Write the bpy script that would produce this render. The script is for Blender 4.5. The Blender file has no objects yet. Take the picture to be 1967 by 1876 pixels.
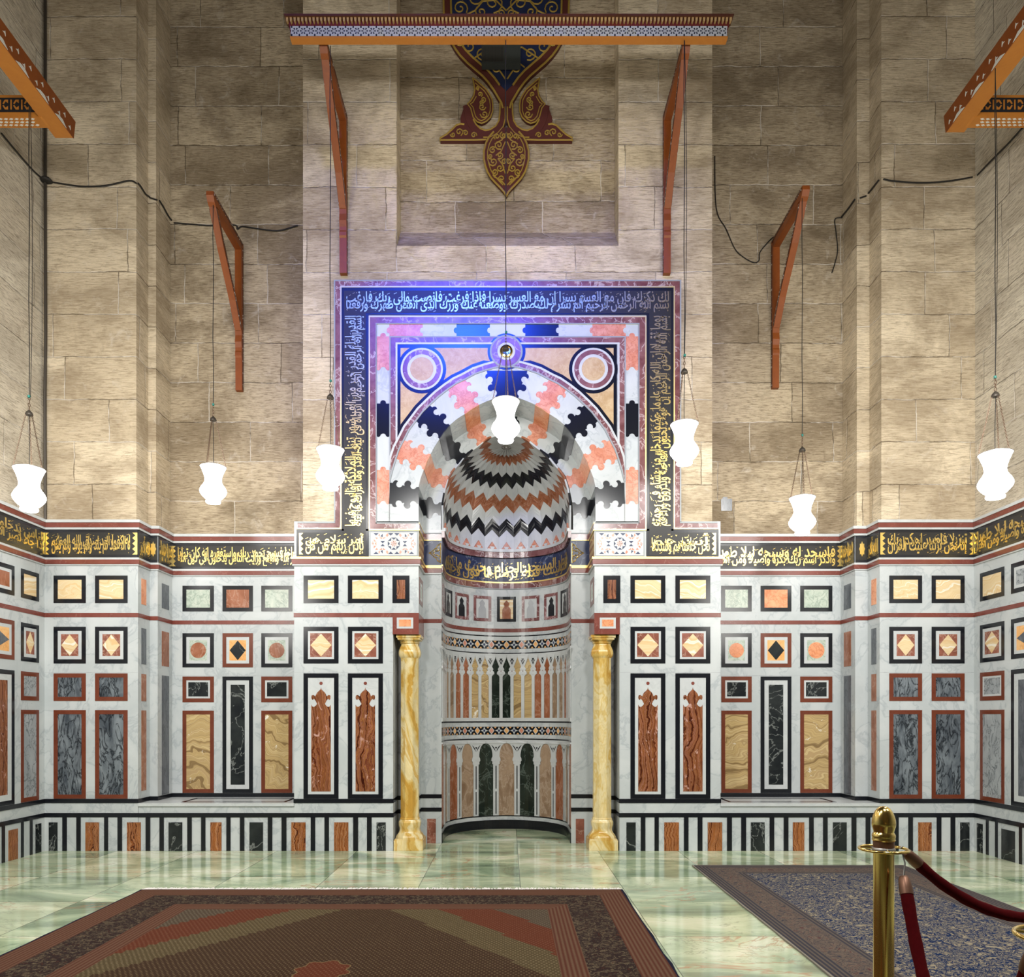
import bpy, bmesh, math, random
from mathutils import Vector
from mathutils.geometry import tessellate_polygon
random.seed(7)
PI = math.pi
SC = bpy.context.scene
COL = SC.collection
# ------------------------------------------------------------------ camera, world, lights, exposure
F = 1447.0; CX = 975.0; HY = 1378.0; D = 8.2; EYE = 1.45; S0 = F / D
cam_d = bpy.data.cameras.new('camera'); cam = bpy.data.objects.new('camera', cam_d); COL.objects.link(cam)
cam.location = (0, -D, EYE); cam.rotation_euler = (PI / 2, 0, 0)
cam_d.sensor_width = 36; cam_d.lens = F / 1967 * 36
cam_d.shift_x = (983.5 - CX) / 1967; cam_d.shift_y = (HY - 938) / 1967
cam_d.clip_start = 0.05; cam_d.clip_end = 100
SC.camera = cam
SC.view_settings.view_transform = 'Standard'; SC.view_settings.look = 'None'
SC.view_settings.gamma = 1; SC.view_settings.use_curve_mapping = False
SC.view_settings.exposure = -0.08
SC.cycles.max_bounces = 7; SC.cycles.diffuse_bounces = 4; SC.cycles.glossy_bounces = 3
SC.cycles.sample_clamp_indirect = 4
w = bpy.data.worlds.new('world'); SC.world = w; w.use_nodes = True
w.node_tree.nodes['Background'].inputs[0].default_value = (0.9, 0.85, 0.75, 1)
w.node_tree.nodes['Background'].inputs[1].default_value = 0.03

def lamp_light(name, kind, loc, power, col, size=0.2, target=None, cone=None, blend=0.5):
    d = bpy.data.lights.new(name, kind); o = bpy.data.objects.new(name, d); COL.objects.link(o)
    d.energy = power; d.color = col; o.location = loc
    if kind == 'AREA': d.shape = 'DISK'; d.size = size
    else: d.shadow_soft_size = size
    if kind == 'SPOT': d.spot_size = cone; d.spot_blend = blend
    if target: o.rotation_euler = (Vector(target) - Vector(loc)).to_track_quat('-Z', 'Y').to_euler()
    return o
LAMP_EMIT = 17.0
# unseen fill lights added out of view to brighten the walls and floor
for x, y, z, tx, tz, p in ((-3.3, -3.4, 4.9, -3.2, 0.9, 95), (3.3, -3.4, 4.9, 3.2, 0.9, 95), (-1.6, -6.6, 5.2, -1.6, 1.0, 165), (1.6, -6.6, 5.2, 1.6, 1.0, 165)):
    lamp_light('hall_fill_light', 'AREA', (x, y, z), p, (1.0, 0.99, 0.965), 0.7, (tx, 0.0, tz))
for x, y, z, tx, tz, p in ((-4.0, -4.8, 3.4, -3.7, 2.9, 68), (4.0, -4.8, 3.4, 3.7, 2.9, 68), (-4.2, -6.2, 5.4, -1.6, 1.4, 85), (4.2, -6.2, 5.4, 1.6, 1.4, 85)):
    lamp_light('wall_fill_light', 'AREA', (x, y, z), p, (1.0, 0.97, 0.91), 1.3, (tx, 0.0, tz))  # added area fills aimed at the back wall, no fittings stand here
lamp_light('upper_wall_fill', 'SPOT', (0.0, -10.0, 6.0), 900, (1.0, 0.92, 0.78), 0.5, (0.0, 0.0, 7.6), math.radians(23), 0.7)  # added spot that lifts the upper centre wall, no chandelier hangs here
# blue light of the coloured window high in the opposite wall
bl = lamp_light('blue_window_light', 'AREA', (-1.25, -15.6, 13.6), 27, (0.02, 0.08, 1.0), 1.0, (-0.3, 0.1, 5.75))
bl.data.shape = 'RECTANGLE'; bl.data.size = 4.6; bl.data.size_y = 2.6; bl.data.spread = math.radians(9)

# ------------------------------------------------------------------ pixel helpers (photo pixels -> metres on a real plane)
def ZR(y): return EYE + (HY - y) / S0
def XP(x, Y=0.0): return (x - CX) * (Y + D) / F
def ZP(y, Y=0.0): return EYE + (HY - y) * (Y + D) / F
def YS(x, X): return abs(X) * F / abs(x - CX) - D

class Face:
    """a wall plane: (u along, v up, n out of the wall)"""
    def __init__(s, kind, c): s.k = kind; s.c = c
    def __call__(s, u, v, n):
        if s.k == 'B': return (u, s.c - n, v)
        if s.k == 'L': return (s.c + n, u, v)
        return (s.c - n, u, v)
    def U(s, x): return XP(x, s.c) if s.k == 'B' else YS(x, s.c)
    def V(s, y): return ZP(y, s.c)

WL = {}
class MB:
    def __init__(s): s.v = []; s.f = []; s.m = []
    def add(s, vs, fs, m=0):
        b = len(s.v); s.v += [tuple(p) for p in vs]
        for f in fs: s.f.append([i + b for i in f]); s.m.append(m)
    def box(s, x0, x1, y0, y1, z0, z1, m=0):
        v = [(x, y, z) for z in (z0, z1) for y in (y0, y1) for x in (x0, x1)]
        s.add(v, [(0, 1, 3, 2), (4, 6, 7, 5), (0, 4, 5, 1), (2, 3, 7, 6), (0, 2, 6, 4), (1, 5, 7, 3)], m)
    def slab(s, fc, u0, u1, v0, v1, n0, n1, m=0):
        v = [fc(u, vv, n) for n in (n0, n1) for vv in (v0, v1) for u in (u0, u1)]
        s.add(v, [(0, 1, 3, 2), (4, 6, 7, 5), (0, 4, 5, 1), (2, 3, 7, 6), (0, 2, 6, 4), (1, 5, 7, 3)], m)
    def ring(s, fc, u0, u1, v0, v1, w, n0, n1, m=0):
        s.slab(fc, u0, u1, v0, v0 + w, n0, n1, m); s.slab(fc, u0, u1, v1 - w, v1, n0, n1, m)
        s.slab(fc, u0, u0 + w, v0 + w, v1 - w, n0, n1, m); s.slab(fc, u1 - w, u1, v0 + w, v1 - w, n0, n1, m)
    def prism(s, poly, fc, n0, n1, m=0):
        """2-D polygon (may be concave) extruded between n0 and n1 through the map fc(u,v,n)"""
        p = [poly[0]]
        for q in poly[1:]:
            if abs(q[0] - p[-1][0]) + abs(q[1] - p[-1][1]) > 1e-6: p.append(q)
        if abs(p[0][0] - p[-1][0]) + abs(p[0][1] - p[-1][1]) < 1e-6: p.pop()
        k = len(p)
        tr = tessellate_polygon([[Vector((a, b, 0)) for a, b in p]])
        vs = [fc(a, b, n0) for a, b in p] + [fc(a, b, n1) for a, b in p]
        fs = [tuple(t) for t in tr] + [tuple(i + k for i in t) for t in tr]
        fs += [(i, (i + 1) % k, k + (i + 1) % k, k + i) for i in range(k)]
        s.add(vs, fs, m)
    def tube(s, pts, r, seg=8, closed=False, m=0, cap=True):
        pts = [Vector(p) for p in pts]; n = len(pts)
        rr = r if isinstance(r, (list, tuple)) else [r] * n
        T = []
        for i in range(n):
            a = pts[(i - 1) % n] if (closed or i > 0) else pts[i]
            b = pts[(i + 1) % n] if (closed or i < n - 1) else pts[i]
            t = (b - a); T.append(t.normalized() if t.length > 1e-9 else Vector((0, 0, 1)))
        up = Vector((0, 0, 1)) if abs(T[0].z) < 0.9 else Vector((1, 0, 0))
        N = (up - T[0] * up.dot(T[0])).normalized(); vs = []
        for i in range(n):
            N = (N - T[i] * N.dot(T[i]))
            if N.length < 1e-6: N = T[i].orthogonal()
            N.normalize(); B = T[i].cross(N)
            for j in range(seg):
                a = 2 * PI * j / seg; vs.append(pts[i] + (N * math.cos(a) + B * math.sin(a)) * rr[i])
        fs = []
        for i in range(n if closed else n - 1):
            i2 = (i + 1) % n
            for j in range(seg):
                j2 = (j + 1) % seg; fs.append((i * seg + j, i * seg + j2, i2 * seg + j2, i2 * seg + j))
        if not closed and cap: fs += [tuple(range(seg)), tuple((n - 1) * seg + j for j in range(seg))]
        s.add(vs, fs, m)
    def lathe(s, prof, c=(0, 0, 0), seg=32, rot=0.0, m=0):
        """prof: list of (r,z)"""
        vs = []; n = len(prof)
        for r, z in prof:
            for j in range(seg):
                a = rot + 2 * PI * j / seg; vs.append((c[0] + r * math.cos(a), c[1] + r * math.sin(a), c[2] + z))
        fs = []
        for i in range(n - 1):
            for j in range(seg):
                j2 = (j + 1) % seg; fs.append((i * seg + j, i * seg + j2, (i + 1) * seg + j2, (i + 1) * seg + j))
        if prof[0][0] > 1e-5: fs.append(tuple(range(seg)))
        if prof[-1][0] > 1e-5: fs.append(tuple((n - 1) * seg + j for j in range(seg)))
        s.add(vs, fs, m)
    def build(s, name, mats, parent=None, smooth=False, angle=None):
        if not isinstance(mats, (list, tuple)): mats = [mats]
        me = bpy.data.meshes.new(name)
        o = bpy.data.objects.new(name, me)
        off = WL.get(parent.name, Vector((0, 0, 0))) if parent else Vector((0, 0, 0))
        if off.length > 0: vv = [(a - off.x, b - off.y, c - off.z) for a, b, c in s.v]
        else: vv = s.v
        me.from_pydata(vv, [], s.f)
        for mt in mats: me.materials.append(mt)
        if len(mats) > 1: me.polygons.foreach_set('material_index', s.m)
        bm = bmesh.new(); bm.from_mesh(me)
        bmesh.ops.remove_doubles(bm, verts=bm.verts, dist=1e-5) if smooth else None
        bmesh.ops.recalc_face_normals(bm, faces=bm.faces)
        bm.to_mesh(me); bm.free()
        if smooth:
            me.polygons.foreach_set('use_smooth', [True] * len(me.polygons))
            try: me.set_sharp_from_angle(angle=angle or 0.7)
            except Exception: pass
        COL.objects.link(o)
        if parent: o.parent = parent; WL[o.name] = off.copy()
        return o

def thing(name, label, cat, loc=(0, 0, 0), group=None):
    o = bpy.data.objects.new(name, None); COL.objects.link(o); o.location = loc
    o.empty_display_size = 0.1
    o['label'] = label; o['category'] = cat
    if group: o['group'] = group
    WL[o.name] = Vector(loc); return o
def tag(o, label, cat, group=None, kind=None):
    o['label'] = label; o['category'] = cat
    if group: o['group'] = group
    if kind: o['kind'] = kind
    return o
def struct(o, label=None):
    o['kind'] = 'structure'
    if label: o['label'] = label
    return o
def copy_tree(o, parent=None):
    c = o.copy(); COL.objects.link(c)
    if parent: c.parent = parent
    for ch in [x for x in bpy.data.objects if x.parent == o]: copy_tree(ch, c)
    return c

# ------------------------------------------------------------------ materials
class NT:
    def __init__(s, name, rough=0.4, metal=0.0, base=(0.5, 0.5, 0.5), spec=0.5):
        s.m = bpy.data.materials.new(name); s.m.use_nodes = True; s.t = s.m.node_tree
        s.b = s.t.nodes['Principled BSDF']
        s.b.inputs['Roughness'].default_value = rough; s.b.inputs['Metallic'].default_value = metal
        s.b.inputs['Base Color'].default_value = (*base, 1)
        s.b.inputs['Specular IOR Level'].default_value = spec
    def n(s, t, **kw):
        o = s.t.nodes.new(t)
        for k, v in kw.items(): setattr(o, k, v)
        return o
    def l(s, a, b): s.t.links.new(a, b)
    def pos(s, sc=(1, 1, 1), rnd=True, rot=(0, 0, 0)):
        g = s.n('ShaderNodeNewGeometry'); v = g.outputs['Position']
        if rnd:
            oi = s.n('ShaderNodeObjectInfo'); vm = s.n('ShaderNodeVectorMath', operation='SCALE')
            vm.inputs[0].default_value = (37, 11, 53); s.l(oi.outputs['Random'], vm.inputs['Scale'])
            ad = s.n('ShaderNodeVectorMath', operation='ADD'); s.l(v, ad.inputs[0]); s.l(vm.outputs[0], ad.inputs[1]); v = ad.outputs[0]
        mp = s.n('ShaderNodeMapping'); s.l(v, mp.inputs[0]); mp.inputs['Scale'].default_value = sc; mp.inputs['Rotation'].default_value = rot
        return mp.outputs[0]
    def noise(s, v, scale, detail=4, rough=0.55, dist=0.0, out=0):
        o = s.n('ShaderNodeTexNoise'); s.l(v, o.inputs['Vector'])
        o.inputs['Scale'].default_value = scale; o.inputs['Detail'].default_value = detail
        o.inputs['Roughness'].default_value = rough; o.inputs['Distortion'].default_value = dist
        return o.outputs[out]
    def wave(s, v, scale, dist, detail=3, dscale=1.0, axis='X', drough=0.5):
        o = s.n('ShaderNodeTexWave', bands_direction=axis); s.l(v, o.inputs['Vector'])
        o.inputs['Scale'].default_value = scale; o.inputs['Distortion'].default_value = dist
        o.inputs['Detail'].default_value = detail; o.inputs['Detail Scale'].default_value = dscale
        o.inputs['Detail Roughness'].default_value = drough
        return o.outputs['Fac']
    def ramp(s, fac, stops, interp='LINEAR'):
        r = s.n('ShaderNodeValToRGB'); e = r.color_ramp; e.interpolation = interp
        while len(e.elements) < len(stops): e.elements.new(0.5)
        for i, (p, c) in enumerate(stops):
            e.elements[i].position = p; e.elements[i].color = (*c, 1) if not isinstance(c, (int, float)) else (c, c, c, 1)
        s.l(fac, r.inputs[0]); return r.outputs[0]
    def math(s, op, a, b=None, c=None):
        o = s.n('ShaderNodeMath', operation=op)
        for i, x in enumerate((a, b, c)):
            if x is None: continue
            if isinstance(x, (int, float)): o.inputs[i].default_value = x
            else: s.l(x, o.inputs[i])
        return o.outputs[0]
    def mix(s, fac, a, b, mode='MIX'):
        o = s.n('ShaderNodeMix', data_type='RGBA', blend_type=mode)
        for k, x in ((0, fac), (6, a), (7, b)):
            if isinstance(x, (int, float)): o.inputs[k].default_value = x
            elif isinstance(x, tuple): o.inputs[k].default_value = (*x, 1)
            else: s.l(x, o.inputs[k])
        return o.outputs[2]
    def col(s, c): s.l(c, s.b.inputs['Base Color'])
    def bump(s, h, strength=0.3, dist=0.01):
        o = s.n('ShaderNodeBump'); o.inputs['Strength'].default_value = strength; o.inputs['Distance'].default_value = dist
        s.l(h, o.inputs['Height']); s.l(o.outputs[0], s.b.inputs['Normal'])
    def vein(s, v, scale, width, dist=0.6, detail=5):
        """thin lines where a noise crosses 0.5"""
        a = s.noise(v, scale, detail, 0.6, dist)
        return s.math('LESS_THAN', s.math('ABSOLUTE', s.math('SUBTRACT', a, 0.5)), width)
    def veins(s, v, scale, width, dist=0.6, detail=5):
        a = s.noise(v, scale, detail, 0.6, dist)
        d = s.math('ABSOLUTE', s.math('SUBTRACT', a, 0.5))
        o = s.n('ShaderNodeMapRange'); s.l(d, o.inputs[0]); o.inputs[1].default_value = 0; o.inputs[2].default_value = width
        o.inputs[3].default_value = 1; o.inputs[4].default_value = 0; return o.outputs[0]

M = {}
def plain(name, c, rough=0.3, metal=0.0, spec=0.5):
    t = NT(name, rough, metal, c, spec); M[name] = t.m; return t
def veined(name, c1, c2, cv, scale=3, vscale=2.5, width=0.02, amt=0.6, sc=(1, 1, 1), rot=(0, 0, 0), rough=0.22, dist=0.6):
    t = NT(name, rough); v = t.pos(sc, True, rot)
    base = t.mix(t.ramp(t.noise(v, scale, 5, 0.6, 0.5), [(0.35, 0.0), (0.65, 1.0)]), c1, c2)
    f = t.math('MULTIPLY', t.veins(v, vscale, width, dist), amt)
    t.col(t.mix(f, base, cv)); M[name] = t.m; return t
def banded(name, stops, scale, dist, sc=(1, 1, 1), axis='X', rough=0.2, dscale=1.5, detail=4, spots=None, rot=(0, 0, 0), fine=0.35):
    """layered stone: irregular bands along one axis, bent by noise"""
    t = NT(name, rough); v = t.pos(sc, True, rot)
    sp = t.n('ShaderNodeSeparateXYZ'); t.l(v, sp.inputs[0])
    ax_ = t.math('ADD', sp.outputs[0], sp.outputs[1]) if axis == 'X' else sp.outputs[2]
    x = t.math('ADD', t.math('MULTIPLY', ax_, scale), t.math('MULTIPLY', t.noise(v, dscale, detail, 0.55, 0.6), dist))
    lay = t.n('ShaderNodeTexNoise', noise_dimensions='1D'); t.l(x, lay.inputs['W']); lay.inputs['Scale'].default_value = 1.0; lay.inputs['Detail'].default_value = 4; lay.inputs['Roughness'].default_value = 0.65
    c = t.ramp(lay.outputs[0], [(0.35 + 0.30 * p_, c_) for p_, c_ in stops])
    n = t.noise(v, 11, 5, 0.7)
    c = t.mix(t.ramp(n, [(0.35, fine), (0.65, 0.0)]), c, tuple(0.3 * q for q in stops[0][1]))
    if spots: c = t.mix(t.ramp(t.noise(v, spots[1], 5, 0.65, 1.2), [(spots[2], 0.0), (spots[2] + 0.05, 1.0)]), c, spots[0])
    t.col(c); M[name] = t.m; return t

veined('white_marble', (0.50, 0.525, 0.525), (0.42, 0.45, 0.455), (0.27, 0.30, 0.325), 2.6, 2.6, 0.030, 0.50, (1, 1, 1), (0.4, 0.5, 0.6), 0.24)
veined('white_inlay', (0.52, 0.54, 0.535), (0.45, 0.47, 0.475), (0.36, 0.38, 0.39), 3, 2.5, 0.015, 0.3, rough=0.26)
veined('grey_marble', (0.30, 0.31, 0.33), (0.42, 0.43, 0.44), (0.10, 0.10, 0.12), 2.2, 2.0, 0.03, 0.6, (1, 1, 0.5))
plain('black_stone', (0.008, 0.009, 0.012), 0.16)
veined('black_marble', (0.008, 0.010, 0.012), (0.022, 0.026, 0.026), (0.30, 0.32, 0.30), 4, 3.0, 0.012, 0.6, rough=0.14)
veined('green_black_marble', (0.010, 0.016, 0.012), (0.025, 0.035, 0.027), (0.16, 0.20, 0.17), 5, 4.0, 0.02, 0.45, rough=0.14)
veined('brown_stone', (0.125, 0.030, 0.014), (0.155, 0.040, 0.020), (0.10, 0.02, 0.01), 5, 6, 0.02, 0.4, rough=0.22)
veined('maroon_stone', (0.145, 0.036, 0.026), (0.19, 0.052, 0.038), (0.36, 0.19, 0.16), 5, 3.0, 0.008, 0.3, rough=0.24)
veined('plum_marble', (0.12, 0.040, 0.040), (0.22, 0.10, 0.10), (0.55, 0.46, 0.46), 8, 4.5, 0.022, 0.7, rough=0.2)
veined('breccia', (0.30, 0.11, 0.075), (0.17, 0.055, 0.035), (0.50, 0.34, 0.26), 8, 7, 0.03, 0.5, rough=0.2)
veined('swirl_grey', (0.19, 0.215, 0.235), (0.045, 0.055, 0.068), (0.006, 0.008, 0.012), 5.0, 6.0, 0.055, 1.0, (1.6, 1.6, 0.6), (0, 0.6, 0), 0.18, 1.3)
veined('pale_grey_veined', (0.36, 0.38, 0.39), (0.26, 0.28, 0.29), (0.05, 0.06, 0.07), 4, 7, 0.03, 0.8, (1.4, 1.4, 0.8), rough=0.2, dist=1.0)
veined('dark_grey', (0.085, 0.095, 0.11), (0.13, 0.14, 0.155), (0.04, 0.045, 0.055), 7, 9, 0.05, 0.6, (1.5, 1.5, 0.5), rough=0.2)
veined('green_stone', (0.36, 0.42, 0.35), (0.48, 0.52, 0.44), (0.16, 0.22, 0.17), 14, 12, 0.05, 0.6, rough=0.2)
veined('orange_marble', (0.62, 0.22, 0.09), (0.72, 0.34, 0.18), (0.42, 0.10, 0.04), 7, 10, 0.04, 0.5, rough=0.2)
veined('salmon_marble', (0.52, 0.19, 0.11), (0.62, 0.30, 0.21), (0.34, 0.08, 0.04), 9, 12, 0.05, 0.5, rough=0.24)
veined('amber_marble', (0.72, 0.34, 0.10), (0.74, 0.45, 0.20), (0.45, 0.2, 0.06), 6, 8, 0.03, 0.4)
veined('tan_marble', (0.42, 0.28, 0.12), (0.50, 0.36, 0.18), (0.58, 0.46, 0.28), 9, 12, 0.04, 0.4, rough=0.3)
veined('rust_marble', (0.22, 0.065, 0.022), (0.33, 0.13, 0.07), (0.45, 0.27, 0.19), 9, 7, 0.03, 0.5, (1, 1, 0.6))
veined('buff_marble', (0.20, 0.125, 0.075), (0.36, 0.26, 0.175), (0.48, 0.38, 0.29), 5, 5, 0.03, 0.5, (1, 1, 0.7))
veined('navy_stone', (0.012, 0.020, 0.062), (0.020, 0.032, 0.085), (0.25, 0.29, 0.38), 4, 2.2, 0.010, 0.6, rough=0.3)
banded('cream_onyx', [(0.0, (0.66, 0.44, 0.22)), (0.35, (0.66, 0.50, 0.28)), (0.6, (0.70, 0.56, 0.34)), (0.75, (0.66, 0.50, 0.28)), (0.85, (0.76, 0.70, 0.58))], 22, 9.0, (1, 1, 1), 'Z', 0.2, 2.2, 3, fine=0.05)
banded('tan_onyx', [(0.0, (0.22, 0.14, 0.06)), (0.25, (0.42, 0.29, 0.13)), (0.45, (0.50, 0.36, 0.16)), (0.6, (0.34, 0.23, 0.105)), (0.8, (0.58, 0.44, 0.22)), (1.0, (0.42, 0.29, 0.14))], 10, 7.0, (1, 1, 1), 'Z', 0.18, 1.6, 3, ((0.78, 0.74, 0.64), 4.5, 0.64), fine=0.05)
banded('red_onyx', [(0.0, (0.05, 0.010, 0.005)), (0.3, (0.17, 0.045, 0.018)), (0.45, (0.34, 0.14, 0.045)), (0.58, (0.13, 0.030, 0.014)), (0.8, (0.38, 0.17, 0.10)), (1.0, (0.24, 0.08, 0.035))], 42, 13.0, (1, 1, 0.55), 'X', 0.2, 3.0, 5, ((0.46, 0.27, 0.22), 12, 0.60))
banded('gold_onyx', [(0.0, (0.06, 0.012, 0.005)), (0.3, (0.24, 0.065, 0.018)), (0.5, (0.42, 0.17, 0.05)), (0.62, (0.20, 0.05, 0.015)), (0.8, (0.50, 0.26, 0.13)), (1.0, (0.26, 0.08, 0.03))], 60, 16.0, (1, 1, 0.7), 'X', 0.2, 3.4, 5)
banded('siena_marble', [(0.0, (0.50, 0.28, 0.05)), (0.25, (0.62, 0.42, 0.12)), (0.5, (0.68, 0.54, 0.26)), (0.8, (0.74, 0.64, 0.38)), (1.0, (0.60, 0.38, 0.10))], 5, 6.0, (1, 1, 0.45), 'X', 0.2, 1.6, 5, rot=(0, 0.5, 0), fine=0.25)
plain('gold_paint', (0.80, 0.58, 0.18), 0.28, 0.9)
plain('gold_line', (0.78, 0.60, 0.22), 0.35, 0.6)
plain('panel_black', (0.012, 0.013, 0.017), 0.24, 0.0, 0.35)
plain('band_ground', (0.030, 0.029, 0.027), 0.30, 0.0, 0.22)
plain('brass', (0.78, 0.56, 0.18), 0.17, 1.0)
plain('copper_band', (0.16, 0.08, 0.05), 0.42, 0.7)
plain('steel', (0.35, 0.34, 0.32), 0.4, 0.9)
plain('dark_cable', (0.018, 0.016, 0.014), 0.6)
plain('dark_metal', (0.06, 0.05, 0.04), 0.5, 0.5)
plain('chain_metal', (0.14, 0.09, 0.06), 0.45, 0.7)
plain('pearl', (0.62, 0.62, 0.56), 0.25)
plain('teal_tape', (0.01, 0.16, 0.13), 0.5)
plain('carved_gold', (0.38, 0.25, 0.05), 0.40, 0.35)
plain('carved_red', (0.075, 0.018, 0.013), 0.55)
plain('carved_blue', (0.010, 0.016, 0.05), 0.5)
plain('grille', (0.028, 0.032, 0.030), 0.6)
plain('grey_trim', (0.26, 0.28, 0.29), 0.35)
plain('fringe_wool', (0.80, 0.77, 0.74), 0.9)
plain('rug_edge', (0.012, 0.013, 0.035), 0.9)
def wood(name, c1, c2):
    t = NT(name, 0.45, spec=0.35); v = t.pos((1, 1, 1))
    t.col(t.mix(t.noise(v, 6, 5, 0.7, 2.0), c1, c2)); M[name] = t.m
wood('orange_wood', (0.27, 0.072, 0.012), (0.15, 0.036, 0.007))
wood('amber_wood', (0.50, 0.20, 0.03), (0.38, 0.13, 0.02))
wood('dark_wood', (0.10, 0.032, 0.012), (0.05, 0.016, 0.008))
wood('red_wood', (0.14, 0.020, 0.012), (0.09, 0.014, 0.010))
# lit opal glass
t = NT('opal_glass', 0.2, 0, (0.9, 0.9, 0.9)); t.b.inputs['Emission Color'].default_value = (1.0, 0.985, 0.955, 1); t.b.inputs['Emission Strength'].default_value = LAMP_EMIT; M['opal_glass'] = t.m
# velvet
t = NT('red_velvet', 0.95, spec=0.05); v = t.pos(); t.col(t.mix(t.noise(v, 60, 3), (0.032, 0.001, 0.002), (0.070, 0.003, 0.004))); t.b.inputs['Sheen Weight'].default_value = 0.12; t.b.inputs['Sheen Tint'].default_value = (0.6, 0.08, 0.08, 1); M['red_velvet'] = t.m
# weathered limestone in courses, tooled in horizontal scratches
def stone(name, c1, c2, cd, soot=0.45, tool=1.0, joint=0.0085):
    t = NT(name, 0.88, spec=0.2)
    g = t.n('ShaderNodeNewGeometry'); P = g.outputs['Position']; sp = t.n('ShaderNodeSeparateXYZ'); t.l(P, sp.inputs[0])
    h = t.math('ADD', sp.outputs[0], sp.outputs[1])
    row = t.math('FLOOR', t.math('DIVIDE', t.math('ADD', sp.outputs[2], -0.278), 0.465))
    wn = t.n('ShaderNodeTexWhiteNoise', noise_dimensions='1D'); t.l(row, wn.inputs['W'])
    h = t.math('ADD', h, t.math('MULTIPLY', wn.outputs['Value'], 2.7))
    cm = t.n('ShaderNodeCombineXYZ'); t.l(h, cm.inputs[0]); t.l(t.math('ADD', sp.outputs[2], -0.278), cm.inputs[1])
    nz = t.noise(P, 3.2, 6, 0.7, 0, 1)
    sb = t.n('ShaderNodeVectorMath', operation='SUBTRACT'); t.l(nz, sb.inputs[0]); sb.inputs[1].default_value = (0.5, 0.5, 0.5)
    sx = t.n('ShaderNodeVectorMath', operation='SCALE'); t.l(sb.outputs[0], sx.inputs[0]); sx.inputs['Scale'].default_value = 0.055
    ad = t.n('ShaderNodeVectorMath', operation='ADD'); t.l(cm.outputs[0], ad.inputs[0]); t.l(sx.outputs[0], ad.inputs[1])
    br = t.n('ShaderNodeTexBrick'); t.l(ad.outputs[0], br.inputs[0])
    br.offset = 0.0; br.inputs['Scale'].default_value = 1.0; br.inputs['Mortar Size'].default_value = joint; br.inputs['Mortar Smooth'].default_value = 0.9
    br.inputs['Bias'].default_value = 0.0; br.inputs['Brick Width'].default_value = 0.98; br.inputs['Row Height'].default_value = 0.465
    br.inputs['Color1'].default_value = (*c1, 1); br.inputs['Color2'].default_value = (*c2, 1); br.inputs['Mortar'].default_value = (*c1, 1)
    mp = t.n('ShaderNodeMapping'); t.l(P, mp.inputs[0]); mp.inputs['Scale'].default_value = (1.3, 1.3, 14)
    fine = t.noise(mp.outputs[0], 7.0, 8, 0.74, 0.5)
    mp2 = t.n('ShaderNodeMapping'); t.l(P, mp2.inputs[0]); mp2.inputs['Scale'].default_value = (0.8, 0.8, 1.3)
    big = t.noise(mp2.outputs[0], 1.25, 7, 0.66, 0.5)
    blot = t.noise(P, 5.5, 7, 0.72, 0.8)
    c = t.mix(t.ramp(big, [(0.40, soot), (0.55, 0.0)]), br.outputs['Color'], cd)
    c = t.mix(t.ramp(fine, [(0.38, min(0.85, 0.66 * tool)), (0.52, 0.0)]), c, cd)
    c = t.mix(t.ramp(fine, [(0.56, 0.0), (0.72, 0.35)]), c, (0.78, 0.71, 0.60))
    c = t.mix(t.ramp(blot, [(0.58, 0.0), (0.74, 0.50)]), c, (0.70, 0.63, 0.54))
    c = t.mix(t.ramp(blot, [(0.28, 0.45), (0.42, 0.0)]), c, cd)
    # joints: partly dark and open, partly smeared with pale mortar
    jm = t.noise(P, 2.1, 4, 0.7); jc = t.mix(t.ramp(jm, [(0.44, 0.0), (0.56, 1.0)]), tuple(q * 0.55 for q in cd), (0.66, 0.60, 0.52))
    c = t.mix(t.math('MULTIPLY', br.outputs['Fac'], 0.85), c, jc)
    t.col(c)
    hh = t.math('ADD', t.math('MULTIPLY', fine, 0.9 * tool), t.math('MULTIPLY', br.outputs['Fac'], -0.8))
    hh = t.math('ADD', hh, t.math('MULTIPLY', blot, 0.5))
    t.bump(hh, 0.6, 0.03); M[name] = t.m
stone('limestone', (0.80, 0.68, 0.495), (0.58, 0.475, 0.33), (0.24, 0.175, 0.105), 0.55)
stone('rough_limestone', (0.78, 0.71, 0.575), (0.68, 0.60, 0.47), (0.26, 0.21, 0.15), 0.4, 1.3)
stone('dark_limestone', (0.62, 0.51, 0.355), (0.36, 0.285, 0.19), (0.15, 0.107, 0.062), 0.6, 1.2)  # limestone in darker colours, for the recesses, centre panel and sill
# green onyx floor in big polished slabs
t = NT('onyx_floor', 0.11)
g = t.n('ShaderNodeNewGeometry'); sp = t.n('ShaderNodeSeparateXYZ'); t.l(g.outputs['Position'], sp.inputs[0])
tx = t.math('DIVIDE', t.math('ADD', sp.outputs[0], -0.11 + 8.72), 0.872); ty = t.math('DIVIDE', t.math('ADD', sp.outputs[1], 0.41 + 18.6), 0.93)
cm = t.n('ShaderNodeCombineXYZ'); t.l(t.math('FLOOR', tx), cm.inputs[0]); t.l(t.math('FLOOR', ty), cm.inputs[1])
wn = t.n('ShaderNodeTexWhiteNoise', noise_dimensions='3D'); t.l(cm.outputs[0], wn.inputs[0])
sv = t.n('ShaderNodeVectorMath', operation='SCALE'); t.l(wn.outputs['Color'], sv.inputs[0]); sv.inputs['Scale'].default_value = 9.0
av = t.n('ShaderNodeVectorMath', operation='ADD'); t.l(g.outputs['Position'], av.inputs[0]); t.l(sv.outputs[0], av.inputs[1])
mp = t.n('ShaderNodeMapping'); t.l(av.outputs[0], mp.inputs[0]); mp.inputs['Scale'].default_value = (0.8, 1.5, 1); mp.inputs['Rotation'].default_value = (0, 0, 0.35)
v = mp.outputs[0]
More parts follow.
